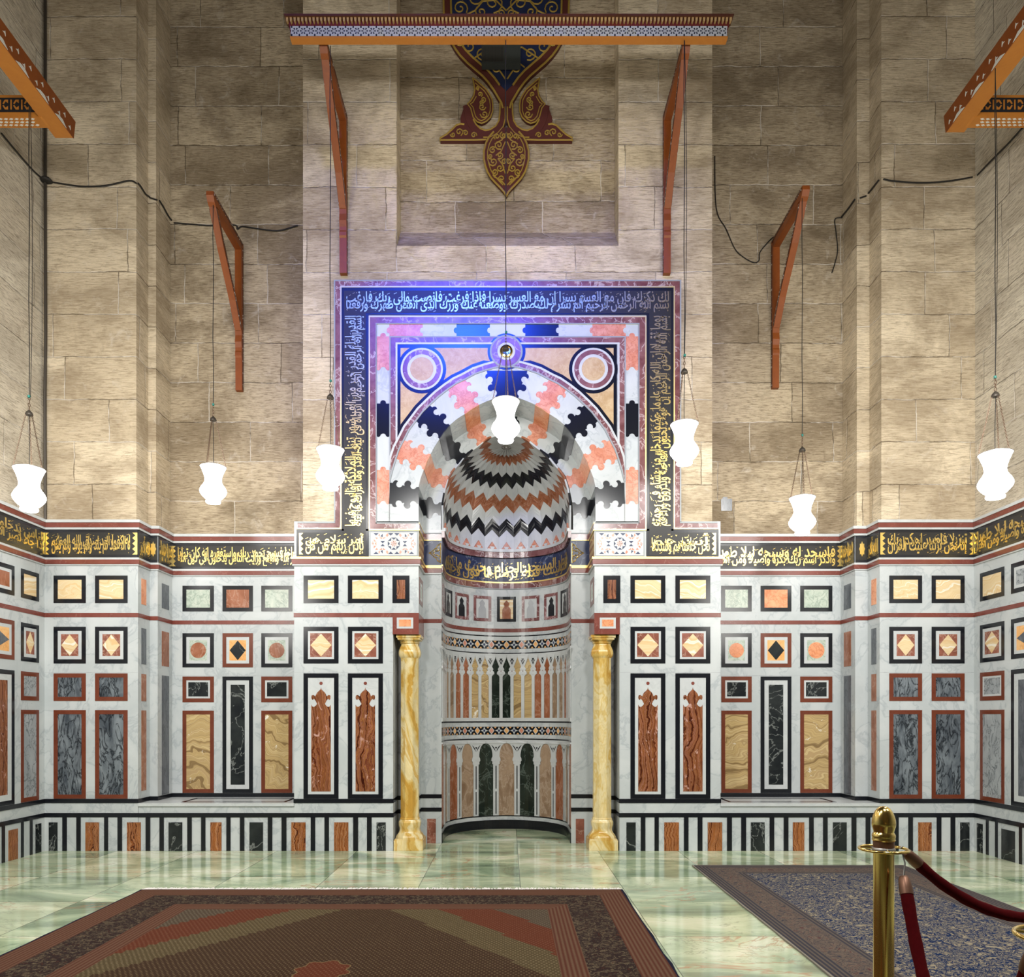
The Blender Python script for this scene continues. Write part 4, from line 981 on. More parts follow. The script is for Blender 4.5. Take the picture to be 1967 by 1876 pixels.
low = edge((20, 222), (13, 188), 1, PROF2); poly = [(AC - a, b) for a, b in low] + [(AC + a, b) for a, b in low[::-1]]
mb = MB(); mb.prism([(XP(a, Y2), ZP(1022 - b, Y2)) for a, b in poly], F2, 0, 0.003); mb.build('inner_voussoir', M['black_stone'], mih)
# second order wall with the opening of the hood
rimw = [(XP(AC - a, Y2), ZP(1022 - b, Y2)) for a, b in RIM]; rimr = [(XP(AC + a, Y2), ZP(1022 - b, Y2)) for a, b in RIM]
zr0 = ZD
def clean(h):
    out = []
    for i, p in enumerate(h):
        if out and p[0] <= out[-1][0] + 2e-5: p = (out[-1][0] + 2e-5, p[1])
        out.append(p)
    return out
h2 = clean([(rimw[0][0], zr0)] + [p for p in rimw[1:] if p[1] > zr0] + rimr[::-1][1:-1] + [(rimr[0][0], zr0)])
mb = MB(); arch_body(mb, h2, -1.02, 1.02, ZT, Y2, Y2 + 0.03); mb.build('inner_arch_wall', M['white_marble'], mih)
# star mosaic panels under the arch
def star_panel(fc, u0, u1, z0, z1, label):
    t = thing('star_mosaic_panel', label, 'panel', fc((u0 + u1) / 2, z0, 0), 'star mosaic panels beside the niche')
    mb = MB(); mb.ring(fc, u0, u1, z0, z1, 0.010, 0, 0.006); mb.build('frame', M['grey_trim'], t)
    mb = MB(); mb.slab(fc, u0 + 0.01, u1 - 0.01, z0 + 0.01, z1 - 0.01, 0, 0.003); mb.build('ground', M['white_inlay'], t)
    W, H = u1 - u0 - 0.044, z1 - z0 - 0.044; cu, cv = (u0 + u1) / 2, (z0 + z1) / 2
    A, Bm, C_, O = MB(), MB(), MB(), None
    def tri(mb, pts): mb.prism([(cu + x * W / 2, cv + y * H / 2) for x, y in pts], fc, 0.002, 0.0045)
    asp = H / W
    # central eight-pointed star
    def st(cx, R, half=0):
        for i in range(8):
            a = PI / 8 + i * PI / 4; b = a + PI / 4
            ra = R; P = lambda r, an: (cx + r * math.cos(an) * asp, r * math.sin(an))
            q = [P(ra, a), P(ra, b), P(ra * 0.60, (a + b) / 2)]
            if half and any(abs(x) > 1 for x, y in q): continue
            tri(A if not half else C_, q)
            q = [P(0, 0), P(ra * 0.42, a + PI / 8), P(ra * 0.52, b), ]
            if half and any(abs(x) > 1 for x, y in q): continue
            tri(Bm if i % 2 else C_, q)
    st(0, 0.62); st(-1, 0.5, 1); st(1, 0.5, 1)
    for s in (-1, 1):
        tri(A, [(s * .40, .25), (s * .60, .25), (s * .50, .02)]); tri(A, [(s * .40, -.25), (s * .60, -.25), (s * .50, -.02)])
        for v in (-1, 1):
            for a, b in ((.02, .26), (.68, .92)): tri(A, [(s * a, v), (s * b, v), (s * (a + b) / 2, v * .76)])
            tri(A, [(s * .50, v * .95), (s * .50, v * .62), (s * .60, v * .70)]); tri(C_, [(s * .50, v * .40), (s * .36, v * .60), (s * .48, v * .60)]); tri(C_, [(s * .52, v * .60), (s * .66, v * .60), (s * .54, v * .40)])
            tri(C_, [(s * .28, v), (s * .36, v * .80), (s * .30, v * .62), (s * .24, v * .82)]); tri(C_, [(s * .64, v * .98), (s * .70, v * .78), (s * .62, v * .66)])
            tri(C_, [(s * .70, v * .55), (s * .84, v * .62), (s * .78, v * .40)])
    A.build('dark_tesserae', M['navy_stone'], t); Bm.build('brown_tesserae', M['rust_marble'], t); C_.build('salmon_tesserae', M['salmon_marble'], t)
star_panel(FM, X_(710), X_(803), ZR(1068), ZR(1020), 'star patterned mosaic panel left of the niche')
star_panel(FM, X_(1143), X_(1238), ZR(1068), ZR(1020), 'star patterned mosaic panel right of the niche')
for side, fc in (('left', Face('L', NL)), ('right', Face('R', NR))):
    mb = MB()
    for y0, y1, n in ((1003.5, 1006, .012), (1016, 1019, .013)): mb.slab(fc, -0.01, Y2, ZR(y1), ZR(y0), 0, n)
    struct(mb.build('trim_%d' % k, M['gold_line']), 'gilded fillet returning into the niche on the %s' % side); k += 1
    mb = MB(); mb.slab(fc, -0.008, Y2, ZR(1016), ZR(1006), 0, 0.010); struct(mb.build('trim_%d' % k, M['plum_marble']), 'plum marble strip returning into the niche on the %s' % side); k += 1
    mb = MB(); mb.slab(fc, 0.04, Y2 - 0.02, ZR(1066), ZR(1022), 0, 0.004)
    t = thing('side_mosaic_panel', 'narrow mosaic on the %s inner side of the niche mouth' % side, 'panel', fc(0.25, ZR(1066), 0))
    mb.build('ground', M['tan_marble'], t)
    mb = MB()
    for i in range(4):
        for j in range(3):
            cu, cv = 0.09 + i * 0.11, ZR(1060) + j * 0.085; mb.prism([(cu - .03, cv), (cu, cv + .03), (cu + .03, cv), (cu, cv - .03)], fc, 0.003, 0.006)
    mb.build('diamond_tesserae', M['maroon_stone'], t)
# ------------------------------------------------------------------ niche interior
niche = thing('prayer_niche', 'curved prayer niche lined with arcades, mosaic bands and script', 'niche', (NC, Y2 + 1.0, 0))
HL = NICHE_L / 2
def strip_n(mb, u0, u1, z0, z1, n0, n1, m=0, step=0.05):
    """a band on the curved niche wall"""
    cuts = [u0] + [u for u in [-HL + ST + PI * NRAD * i / 48 for i in range(49)] if u0 + 1e-4 < u < u1 - 1e-4] + [u1]
    vs = []; k_ = len(cuts)
    for n in (n0, n1):
        for z in (z0, z1): vs += [NF(u, z, n) for u in cuts]
    fs = []
    for i in range(k_ - 1):
        fs += [(i, i + 1, k_ + i + 1, k_ + i), (2 * k_ + i, 2 * k_ + i + 1, 3 * k_ + i + 1, 3 * k_ + i), (i, i + 1, 2 * k_ + i + 1, 2 * k_ + i), (k_ + i, k_ + i + 1, 3 * k_ + i + 1, 3 * k_ + i)]
    fs += [(0, k_, 3 * k_, 2 * k_), (k_ - 1, 2 * k_ - 1, 4 * k_ - 1, 3 * k_ - 1)]
    mb.add(vs, fs, m)
def poly_n(mb, pts, n0, n1):
    """polygon on the curved wall: cut long horizontal edges so they follow it"""
    q = []
    for i, a in enumerate(pts):
        b = pts[(i + 1) % len(pts)]; k_ = max(1, int(abs(b[0] - a[0]) / 0.06)); q += [(a[0] + (b[0] - a[0]) * j / k_, a[1] + (b[1] - a[1]) * j / k_) for j in range(k_)]
    mb.prism(q, NF, n0, n1)
def band(name, mat, y0, y1, n1, n0=0.0):
    mb = MB(); strip_n(mb, -HL + 0.001, HL - 0.001, ZN(y1), ZN(y0), n0, n1); return mb.build(name, M[mat], niche)
band('white_cornice', 'white_inlay', 1056, 1061.5, 0.045); band('plum_cornice', 'plum_marble', 1061.5, 1072.5, 0.035); 
band('blue_inscription_ground', 'navy_stone', 1072.5, 1118, 0.006)
band('gold_fillet', 'gold_line', 1118, 1120.5, 0.016); band('plum_moulding', 'plum_marble', 1120.5, 1130.5, 0.014); band('grey_fillet', 'grey_trim', 1130.5, 1132.5, 0.012)
band('red_string', 'maroon_stone', 1207.3, 1214.3, 0.004); band('black_line', 'black_stone', 1220.6, 1222.6, 0.004)
band('black_line', 'black_stone', 1253.7, 1255.7, 0.006); band('black_line', 'black_stone', 1384.8, 1387.2, 0.006); band('black_line', 'black_stone', 1417.8, 1420.2, 0.006)
band('black_line', 'black_stone', 1565, 1567, 0.006); band('black_plinth', 'black_stone', 1574, 1592, 0.010)
band('upper_white_rail', 'white_inlay', 1255.7, 1258.5, 0.012); band('middle_white_rail', 'white_inlay', 1378.5, 1384.8, 0.012); band('lower_white_rail', 'white_inlay', 1420.2, 1423, 0.012)
zi0, zi1 = ZN(1115.5), ZN(1080)
lettering('gold_inscription', niche, 'gold_paint', Q2, lambda x, y, n: NF(x - 1.12, zi0 + y, 0.006 + n), 2.24, zi1 - zi0, 2, 0.5, 0.004)
# mosaic bands
def mosaic(y0, y1):
    z0, z1 = ZN(y1), ZN(y0); H = z1 - z0; h = H / 2; zc = (z0 + z1) / 2
    mb = MB(); strip_n(mb, -HL + .001, HL - .001, z0, z1, 0, 0.003); g = mb.build('mosaic_ground', M['black_stone'], niche)
    W = [MB() for _ in range(5)]; p = 0.1985; n_ = int(NICHE_L / p / 2) 
    D_ = lambda c, r, q=1.0: [(c - r * q, zc), (c, zc + r), (c + r * q, zc), (c, zc - r)]
    for i in range(-n_, n_ + 1):
        u = i * p; b = h * 0.62
        poly_n(W[0], D_(u, h * 0.98, 0.8), 0.002, 0.0045); poly_n(W[1 if i % 2 else 2], D_(u, h * 0.74, 0.8), 0.003, 0.0055)
        for s in (-1, 1):
            c = u + p / 2
        c = u + p / 2
        if c > HL - 0.08: continue
        # white points round a dark square
        for sx, sy in ((0, 1), (0, -1)): poly_n(W[0], [(c - b * .5, zc + sy * b * .45), (c + b * .5, zc + sy * b * .45), (c, zc + sy * h * .98)], 0.002, 0.0045)
        for sx in (-1, 1): poly_n(W[0], [(c + sx * b * .45, zc - b * .5), (c + sx * b * .45, zc + b * .5), (c + sx * h * 1.02, zc)], 0.002, 0.0045)
        poly_n(W[3], [(c - b * .42, zc - b * .42), (c + b * .42, zc - b * .42), (c + b * .42, zc + b * .42), (c - b * .42, zc + b * .42)], 0.003, 0.0055)
        for s in (-1, 1):
            for v in (-1, 1): poly_n(W[4], [(c + s * (p / 4 - h * .38), zc + v * h * .95), (c + s * (p / 4 + h * .38), zc + v * h * .95), (c + s * p / 4, zc + v * h * .55)], 0.002, 0.0045)
    for m_i, (nm, mt) in enumerate((('white_tesserae', 'white_inlay'), ('red_tesserae', 'salmon_marble'), ('amber_tesserae', 'amber_marble'), ('dark_tesserae', 'navy_stone'), ('gold_tesserae', 'amber_marble'))):
        W[m_i].build(nm, M[mt], g)
mosaic(1230.4, 1246.2); mosaic(1395.3, 1410.3)
# seven small framed panels with a little arch
cols7 = [('black_stone', 'rust_marble'), ('plum_marble', 'grey_marble'), ('plum_marble', 'black_stone'), ('black_stone', 'black_marble')]
for i in range(-4, 5):
    u = i * 0.327; fr, ce_ = cols7[[0, 1, 2, 3, 1][abs(i)]]
    if abs(i) == 1: fr, ce_ = 'plum_marble', 'grey_marble'
    if abs(i) == 2: fr, ce_ = 'plum_marble', 'black_stone'
    z0, z1 = ZN(1194), ZN(1146); a = 0.125; w_ = 0.038
    nm = {0: 'centre', 1: 'first', 2: 'second', 3: 'third', 4: 'outermost'}[abs(i)]
    sd = '' if i == 0 else (' left of the centre' if i < 0 else ' right of the centre')
    t = thing('small_arch_panel', 'framed little arch panel high in the niche, ' + ('at the centre' if i == 0 else nm + sd), 'panel', NF(u, z0, 0), 'little arch panels of the niche')
    mb = MB()
    for q in ((u - a, u + a, z0, z0 + w_), (u - a, u + a, z1 - w_, z1), (u - a, u - a + w_, z0 + w_, z1 - w_), (u + a - w_, u + a, z0 + w_, z1 - w_)): strip_n(mb, q[0], q[1], q[2], q[3], 0, 0.006)
    mb.build('frame', M[fr], t)
    mb = MB(); strip_n(mb, u - a + w_, u + a - w_, z0 + w_, z1 - w_, 0, 0.003); mb.build('ground', M['cream_onyx' if i == 0 else 'white_inlay'], t)
    hh = z1 - z0 - 2 * w_; b = z0 + w_
    prof = [(0.055, 0), (0.055, .48), (0.045, .56), (0.030, .62), (0.028, .68), (0.038, .76), (0.034, .82), (0.015, .90), (0, 0.97)]
    mb = MB(); poly_n(mb, [(u + x, b + y * hh) for x, y in prof] + [(u - x, b + y * hh) for x, y in prof[::-1][1:]], 0.002, 0.006); mb.build('arch_inlay', M[ce_], t)
# arcades
def arcade(p, count, ytop, ybot, mats, cw, style, off):
    """count panels of pitch p centred on off"""
    z0, z1 = ZN(ybot), ZN(ytop); H = z1 - z0
    for i, mt in mats.items():
        c = i * p + off
        if abs(c) + p / 2 > HL: continue
        mb = MB(); strip_n(mb, c - p / 2 + 0.002, c + p / 2 - 0.002, z0, z1, 0, 0.003)
        mb.build('arcade_slab', M[mt], niche)
    fr = MB(); ink = MB(); blu = MB()
    n0 = min(mats) ; n1 = max(mats)
    for i in range(n0, n1 + 2):
        c = (i - 0.5) * p + off
        if abs(c) > HL - cw: continue
        if style == 'tall':
            a0 = z1 - 0.28; hw = cw / 2
            cap = [(hw, z0), (hw, a0 + 0.0), (hw + .012, a0 + .02), (hw + .034, a0 + .035), (hw + .030, a0 + .065), (hw + .012, a0 + .075), (hw + .022, a0 + .10), (hw + .002, a0 + .13), (hw + .015, a0 + .16), (p / 2 - .008, z1 - .05), (p / 2 - 0.001, z1 - .02), (p / 2 - 0.001, z1)]
            poly_n(fr, [(c + x, z) for x, z in cap] + [(c - x, z) for x, z in cap[::-1]], 0.002, 0.012)
            poly_n(ink, [(c - .048, z1 - .022), (c + .048, z1 - .022), (c, z1 - .125)], 0.010, 0.0135)
            poly_n(fr, [(c - .030, z1 - .034), (c + .030, z1 - .034), (c, z1 - .10)], 0.012, 0.0145)
            poly_n(ink, [(c - .018, z1 - .042), (c + .018, z1 - .042), (c, z1 - .085)], 0.013, 0.0155)
            poly_n(blu, [(c - .014, a0 + .055), (c, a0 + .085), (c + .014, a0 + .055), (c, a0 + .065)], 0.010, 0.0135); poly_n(blu, [(c - .006, a0 + .035), (c, a0 + .05), (c + .006, a0 + .035), (c, a0 + .02)], 0.010, 0.0135)
        else:
            sp = z1 - 0.30; hw = cw / 2; bow = p / 2 - 0.088
            side = [(hw, z0), (hw, sp), (hw + .012, sp + .002), (hw + .012, sp + .035), (hw + .024, sp + .045), (hw + .022, sp + .075)]
            # horseshoe arch: pointed
            for j in range(9):
                q = j / 8; ang = PI * 0.5 * q
                side.append((p / 2 - 0.094 * math.cos(ang * 0.98) ** 0.85 if j < 8 else p / 2 - 0.002, sp + .10 + 0.172 * math.sin(ang)))
            side.append((p / 2 - 0.001, z1))
            poly_n(fr, [(c + x, z) for x, z in side] + [(c - x, z) for x, z in side[::-1]], 0.002, 0.014)
            poly_n(ink, [(c - .088, z1 - .016), (c + .088, z1 - .016), (c, z1 - .145)], 0.012, 0.0155)
            poly_n(fr, [(c - .064, z1 - .026), (c + .064, z1 - .026), (c, z1 - .122)], 0.014, 0.0165)
            poly_n(ink, [(c - .046, z1 - .034), (c - .006, z1 - .034), (c - .02, z1 - .07)], 0.015, 0.0175); poly_n(ink, [(c + .046, z1 - .034), (c + .006, z1 - .034), (c + .02, z1 - .07)], 0.015, 0.0175); poly_n(ink, [(c - .016, z1 - .075), (c + .016, z1 - .075), (c, z1 - .105)], 0.015, 0.0175)
            poly_n(blu, [(c - .018, sp + .050), (c, sp + .090), (c + .018, sp + .050)], 0.012, 0.0155); poly_n(blu, [(c - .006, sp + .028), (c, sp + .048), (c + .006, sp + .028)], 0.012, 0.0155)
            for q0, q1 in ((.03, .47), (.52, .97)): poly_n(ink, [(c - .007, z0 + q0 * (sp - z0)), (c + .007, z0 + q0 * (sp - z0)), (c + .007, z0 + q1 * (sp - z0)), (c - .007, z0 + q1 * (sp - z0))], 0.012, 0.0155)
    a = fr.build('white_arcade', M['white_inlay'], niche); ink.build('dark_inlay', M['black_stone'], a); blu.build('red_inlay', M['plum_marble'], a)
pair = ['green_black_marble', 'tan_onyx', 'rust_marble', 'buff_marble', 'rust_marble', 'buff_marble']
mats = {}
for i in range(-11, 11):
    j = i if i >= 0 else -i - 1
    mats[i] = pair[min(((j + 1) // 2) if False else (j // 1 + 1) // 2 if False else [0, 1, 1, 2, 2, 3, 3, 4, 4, 5, 5, 5][j], 5)]
arcade(0.1455, 0, 1258.5, 1378.5, mats, 0.042, 'tall', 0.0)
low = {0: 'tan_onyx', 1: 'green_black_marble', 2: 'buff_marble', 3: 'rust_marble', 4: 'buff_marble', 5: 'rust_marble'}
low[0] = 'buff_marble'
arcade(0.281, 0, 1423, 1565, {i: low[abs(i)] for i in range(-5, 6)}, 0.075, 'bold', 0.0)
# flat jambs beside the niche: cornice, blue stone with gold arabesque
for side, a, b in (('left', NL + 0.001, NC - NRAD - 0.001), ('right', NC + NRAD + 0.001, NR - 0.001)):
    for nm, mt, y0, y1, n1 in (('grey', 'grey_trim', 1002, 1004, .014), ('plum', 'plum_marble', 1004, 1016, .010), ('gold', 'gold_line', 1016, 1018, .014), ('gold', 'gold_line', 1068, 1071.5, .014), ('plum', 'maroon_stone', 1071.5, 1083, .010)):
        mb = MB(); mb.slab(F2, a, b, ZR(y1), ZR(y0), 0, n1); struct(mb.build('trim_%d' % k, M[mt]), '%s stone strip on the %s niche jamb' % (nm, side)); k += 1
    t = thing('arabesque_panel', 'blue stone panel with a gold arabesque half star, %s jamb of the niche' % side, 'panel', F2((a + b) / 2, ZR(1068), 0), 'blue arabesque panels')
    mb = MB(); mb.slab(F2, a, b, ZR(1068), ZR(1018), 0, 0.004); mb.build('ground', M['navy_stone'], t)
    mb = MB(); s = 1 if side == 'left' else -1; e = b if side == 'left' else a; cz = ZR(1043)
    T = lambda x, z: F2(e - s * x, cz + z, 0.008)
    for v in (-1, 1):
        mb.tube([T(0.145, 0), T(0.11, .018 * v), T(0.085, .045 * v), T(0.06, .06 * v), T(0.045, .09 * v), T(0.01, .112 * v)], 0.0042, 5)
        mb.tube([T(0.145, 0), T(0.10, .0 * v), T(0.07, .025 * v), T(0.03, .03 * v), T(0.01, .05 * v)], 0.0036, 5)
        for (cx_, cz_, r) in ((0.055, .035, .018), (0.095, .016, .013), (0.028, .075, .018), (0.02, .02, .013)): mb.tube([T(cx_ + r * math.cos(j * PI / 5), v * (cz_ + r * math.sin(j * PI / 5))) for j in range(9)], 0.0032, 5)
    mb.tube([T(0.008, -.112), T(0.008, .112)], 0.004, 5)
    mb.build('gold_arabesque', M['gold_paint'], t)
# ------------------------------------------------------------------ hood with zigzag bands
RW = [(a * (D + Y2) / F, (356 + b) * (D + Y2) / F + EYE - ZD) for a, b in RIM if b > 20]
RW = [(NRAD, 0.0), (NRAD, 0.10)] + [(min(a, NRAD), b) for a, b in RW if b > 0.2]
# smooth profile k(h) from the measured rim, resampled by arc length
def prof_at(s, P):
    L = [0]
    for i in range(1, len(P)): L.append(L[-1] + math.dist(P[i], P[i - 1]))
    x = s * L[-1]
    for i in range(1, len(P)):
        if x <= L[i] + 1e-9:
            f = (x - L[i - 1]) / max(L[i] - L[i - 1], 1e-9); return (P[i - 1][0] + (P[i][0] - P[i - 1][0]) * f, P[i - 1][1] + (P[i][1] - P[i - 1][1]) * f)
    return P[-1]
def hood_pt(a, v, n=0.0):
    """a: -HL..HL along the plan; v: 0..1 up the profile"""
    w_, h_ = prof_at(max(0, min(1, v)), RW)
    kk = max((w_ - n) / NRAD, 0.012)
    r = NRAD * kk; t_ = a + HL
    if t_ < ST: return (NC - r, Y2 + t_, ZD + h_)
    if t_ > ST + PI * NRAD: return (NC + r, Y2 + NICHE_L - t_, ZD + h_)
    q = (t_ - ST) / NRAD; return (NC - r * math.cos(q), Y2 + ST + r * math.sin(q), ZD + h_ - n * 0.4)
def v_for_y(yp):
    lo, hi = 0.0, 1.0
    for _ in range(40):
        m_ = (lo + hi) / 2; x, y, z = hood_pt(0, m_); yy = HY - (z - EYE) * F / (y + D)
        if yy > yp: lo = m_
        else: hi = m_
    return (lo + hi) / 2
tops = [(1056, 'w'), (1025.5, 'b'), (1003.5, 'w'), (979, 'o'), (955.5, 'w'), (933, 'b'), (911.5, 'w'), (891, 'o'), (875, 'w'), (860.5, 'end')]
vb = [v_for_y(y) for y, _ in tops]; vb[0] = 0.0; vb[-1] = 0.985
cuts = [-HL, -HL + ST / 2, -HL + ST] ; 
NP = 24
ang = [-HL + ST + PI * NRAD * i / NP for i in range(NP + 1)]
us = [-HL, -HL + ST / 4, -HL + ST / 2, -HL + 3 * ST / 4] + ang + [HL - 3 * ST / 4, HL - ST / 2, HL - ST / 4, HL]
hood = thing('hood', 'half dome of the niche with black, white and orange zigzag marble bands', 'half dome', (NC, Y2 + ST, ZD))
ampl = [0.0] + [0.034] * 4 + [0.030, 0.026, 0.022, 0.016, 0.0]
mats_h = {'w': 'white_inlay', 'b': 'black_stone', 'o': 'rust_marble'}
names_h = {'w': 'white_band', 'b': 'black_band', 'o': 'orange_band'}
def vz(j, i):
    """zigzag boundary j at fold i"""
    c = vb[j]; a = ampl[j]
    return c + (a if i % 2 == 0 else -a)
mid = len(us) // 2
for j in range(len(tops) - 1):
    mb = MB(); SUB = 4
    for i in range(len(us) - 1):
        for q in range(SUB):
            f0, f1 = q / SUB, (q + 1) / SUB
            pa = [us[i], us[i + 1]]; qs = []
            i0, i1 = (i - mid), (i + 1 - mid)
            lo0, lo1, hi0, hi1 = vz(j, i0), vz(j, i1), vz(j + 1, i0), vz(j + 1, i1)
            va0, va1 = lo0 + (hi0 - lo0) * f0, lo0 + (hi0 - lo0) * f1; vb0, vb1 = lo1 + (hi1 - lo1) * f0, lo1 + (hi1 - lo1) * f1
            # slight fluting: even folds stand proud
            n_a = 0.010 if i0 % 2 == 0 else 0.0; n_b = 0.010 if i1 % 2 == 0 else 0.0
            mb.add([hood_pt(pa[0], va0, n_a), hood_pt(pa[1], vb0, n_b), hood_pt(pa[1], vb1, n_b), hood_pt(pa[0], va1, n_a)], [(0, 1, 2, 3)])
    o = mb.build(names_h[tops[j][1]], M[mats_h[tops[j][1]]], hood)
    sd = o.modifiers.new('thickness', 'SOLIDIFY'); sd.thickness = 0.02; sd.offset = 0
# little red triangles at the foot
mb = MB(); mw = MB()
for i in range(len(us)):
    if (i - mid) % 2: continue
    u = us[i]; hw = 0.088; top_v = v_for_y(1040)
    def tr(m_, pts, n_):
        m_.add([hood_pt(u + a * hw, b * top_v, n_) for a, b in pts] + [hood_pt(u + a * hw, b * top_v, n_ - 0.03) for a, b in pts], [(0, 1, 2), (3, 5, 4), (0, 3, 4, 1), (1, 4, 5, 2), (2, 5, 3, 0)])
    if abs(u) > HL - 0.09: continue
    tr(mb, [(-1, 0.02), (1, 0.02), (0, 1)], 0.036); tr(mw, [(-.42, .52), (.42, .52), (0, .08)], 0.042)
a = mb.build('red_triangles', M['salmon_marble'], hood); mw.build('white_triangles', M['white_inlay'], a)
x, y, z = hood_pt(0, 1.0)
mb = MB(); mb.lathe([(0.075, 0.02), (0.072, 0.0), (0.055, -0.01), (0.050, 0.002), (0.030, 0.0), (0.026, -0.016), (0.0, -0.022)], (NC, Y2 + ST, z - 0.012), 20)
mb.build('crown_boss', M['steel'], hood, True)
mb = MB(); mb.lathe([(0.006 + 0.012 * (i % 2), -0.03) for i in range(2)], (NC, Y2 + ST, z - 0.006), 8)
# ------------------------------------------------------------------ carved wooden pendant on the upper wall
FU = Face('B', 0.28); C0 = 972.5
def U2(h, s): return FU.U(C0 + s * h)
med = thing('carved_pendant', 'carved wooden teardrop medallion, dark red, blue and gold, high on the wall', 'wall ornament', (0, 0.28, FU.V(382)))
half = [(118, -60), (123, -20), (122, 0), (121, 36), (116, 64), (107.6, 87), (99, 102), (89.5, 115), (76, 129), (59.7, 143), (47, 154), (36, 166), (26, 180), (17, 195), (11, 205), (8.5, 215)]
topc = [(118 * math.cos(math.radians(a)), -60 - 150 * math.sin(math.radians(a))) for a in range(80, 0, -12)]
half = [(0, -225)] + topc + half
def closed(h): return [(U2(a, 1), FU.V(b)) for a, b in h] + [(U2(a, -1), FU.V(b)) for a, b in h[::-1] if a > 0.01]
def inset(h, d):
    out = []
    for i, (a, b) in enumerate(h):
        p = h[max(i - 1, 0)]; q = h[min(i + 1, len(h) - 1)]; tx, ty = q[0] - p[0], q[1] - p[1]; l = math.hypot(tx, ty) or 1
        out.append((max(a - ty / l * d, 0.0), b + tx / l * d))
    return out
mb = MB(); mb.prism(closed(half + [(6, 240), (0, 242)]), FU, 0.0, 0.05); mb.build('body', M['carved_red'], med)
inn = [p for p in inset(half, 17) if p[1] < 178]; mb = MB(); mb.prism(closed([(0, -205)] + inn[1:] + [(0, 182)]), FU, 0.04, 0.056); mb.build('blue_field', M['carved_blue'], med)
gold = MB()
def gt(pts, r=0.006, n=0.058, seg=6, m_=None):
    for s in (-1, 1): (m_ or gold).tube([FU(U2(a, s), FU.V(b), n) for a, b in pts], r * 1.45, seg)
gt(inset(half, 2), 0.008, 0.05); gt([p for p in inset(half, 16) if p[1] < 180], 0.008, 0.056)
def spiral(cx, cy, r, turns, a0, d=1, k_=16): return [(cx + r * (1 - 0.85 * i / k_) * math.cos(a0 + d * turns * 2 * PI * i / k_), cy + r * (1 - 0.85 * i / k_) * math.sin(a0 + d * turns * 2 * PI * i / k_)) for i in range(k_ + 1)]
def leafy(pts, r): gt(pts, r)
for cx, cy, r, a0, d_ in ((25, 15, 20, 1.6, 1), (60, 5, 24, 0.2, -1), (88, 25, 15, 2.5, 1), (25, -40, 22, 4.5, -1), (65, -45, 24, 3.0, 1), (95, -30, 13, 1.0, -1), (48, 32, 12, 5.0, 1), (10, 34, 9, 0.0, 1),
                          (70, 98, 15, 4.0, 1), (45, 112, 13, 2.0, -1), (88, 88, 9, 1.0, 1), (20, 140, 9, 4.4, -1), (15, 120, 10, 1.5, 1), (60, 75, 16, 2, -1), (25, 78, 18, 4, 1)):
    gt(spiral(cx, cy, r, 1.4, a0, d_), 0.0055, 0.060)
for p in (((0, 30), (20, 10), (45, 12), (60, 30), (85, 42)), ((5, 50), (30, 62), (60, 58), (95, 60)), ((3, 100), (30, 100), (60, 120)), ((2, 160), (10, 148), (24, 130), (35, 138)), ((10, -20), (40, -22), (80, -10), (100, 5)), ((2, -60), (30, -70), (70, -80))): gt(p, 0.006, 0.060)
# side scrolls (comma leaves) and C-shaped ribbons
com = [(64, 156), (56, 162), (47, 170), (38, 178), (32, 187), (27, 197), (25.6, 208), (26, 220), (30, 231), (38, 239), (47, 243), (56, 240), (63, 232), (66, 222), (68, 214), (74, 206), (68, 200), (62, 190), (60, 178), (62, 166)]
scr = MB(); 
for s in (-1, 1): scr.prism([(U2(a, s), FU.V(b)) for a, b in com], FU, 0, 0.045)
rib_c = [(5, 205), (6, 222), (8, 240), (14, 252), (24, 261), (36, 264), (50, 262), (60, 254), (67, 243), (71, 232), (73, 220), (76, 208)]
def ribbon(m_, c, w0, w1, n0, n1):
    L_, R_ = [], []
    for i, (a, b) in enumerate(c):
        p = c[max(i - 1, 0)]; q = c[min(i + 1, len(c) - 1)]; tx, ty = q[0] - p[0], q[1] - p[1]; l = math.hypot(tx, ty); w_ = w0 + (w1 - w0) * i / (len(c) - 1)
        L_.append((a - ty / l * w_, b + tx / l * w_)); R_.append((a + ty / l * w_, b - tx / l * w_))
    for s in (-1, 1):
        for i in range(len(c) - 1): m_.prism([(U2(*(p[0], s)), FU.V(p[1])) for p in (L_[i], L_[i + 1], R_[i + 1], R_[i])], FU, n0, n1)
ribbon(scr, rib_c, 7, 7, 0, 0.048)
ribbon(scr, [(57, 176), (61, 192), (68, 206), (76, 218), (80, 232), (78, 250)], 3, 9, 0, 0.042)
ribbon(scr, [(62, 200), (68, 214), (70, 230), (66, 246), (60, 256)], 4, 9, 0, 0.041)
wing = [(126, 277), (126, 270.5), (114, 264), (104, 255), (96, 247), (88, 244), (78, 246), (70, 252), (60, 260), (45, 266), (20, 262), (20, 277)]
for s in (-1, 1): scr.prism([(U2(a, s), FU.V(b)) for a, b in wing], FU, 0, 0.046)
scr.build('scrolls', M['carved_red'], med)
gt(com + [com[0]], 0.0055, 0.046); gt([(a, b) for a, b in inset(com, -5)][1:18], 0.004, 0.046)
gt([(a * 1.0 + 7, b + 0) for a, b in rib_c[:1]] + [(12, 222), (14, 238), (20, 248), (30, 255), (40, 257), (50, 253), (58, 245), (63, 236)], 0.006, 0.05)
gt([(2, 212), (2, 235), (6, 250), (16, 262), (30, 270), (44, 270)], 0.005, 0.05)
gt([(126, 277), (126, 271), (114, 264), (104, 255), (96, 247), (88, 244), (80, 245)], 0.007, 0.048); gt([(125, 275), (90, 275), (60, 275), (38, 274)], 0.006, 0.048)
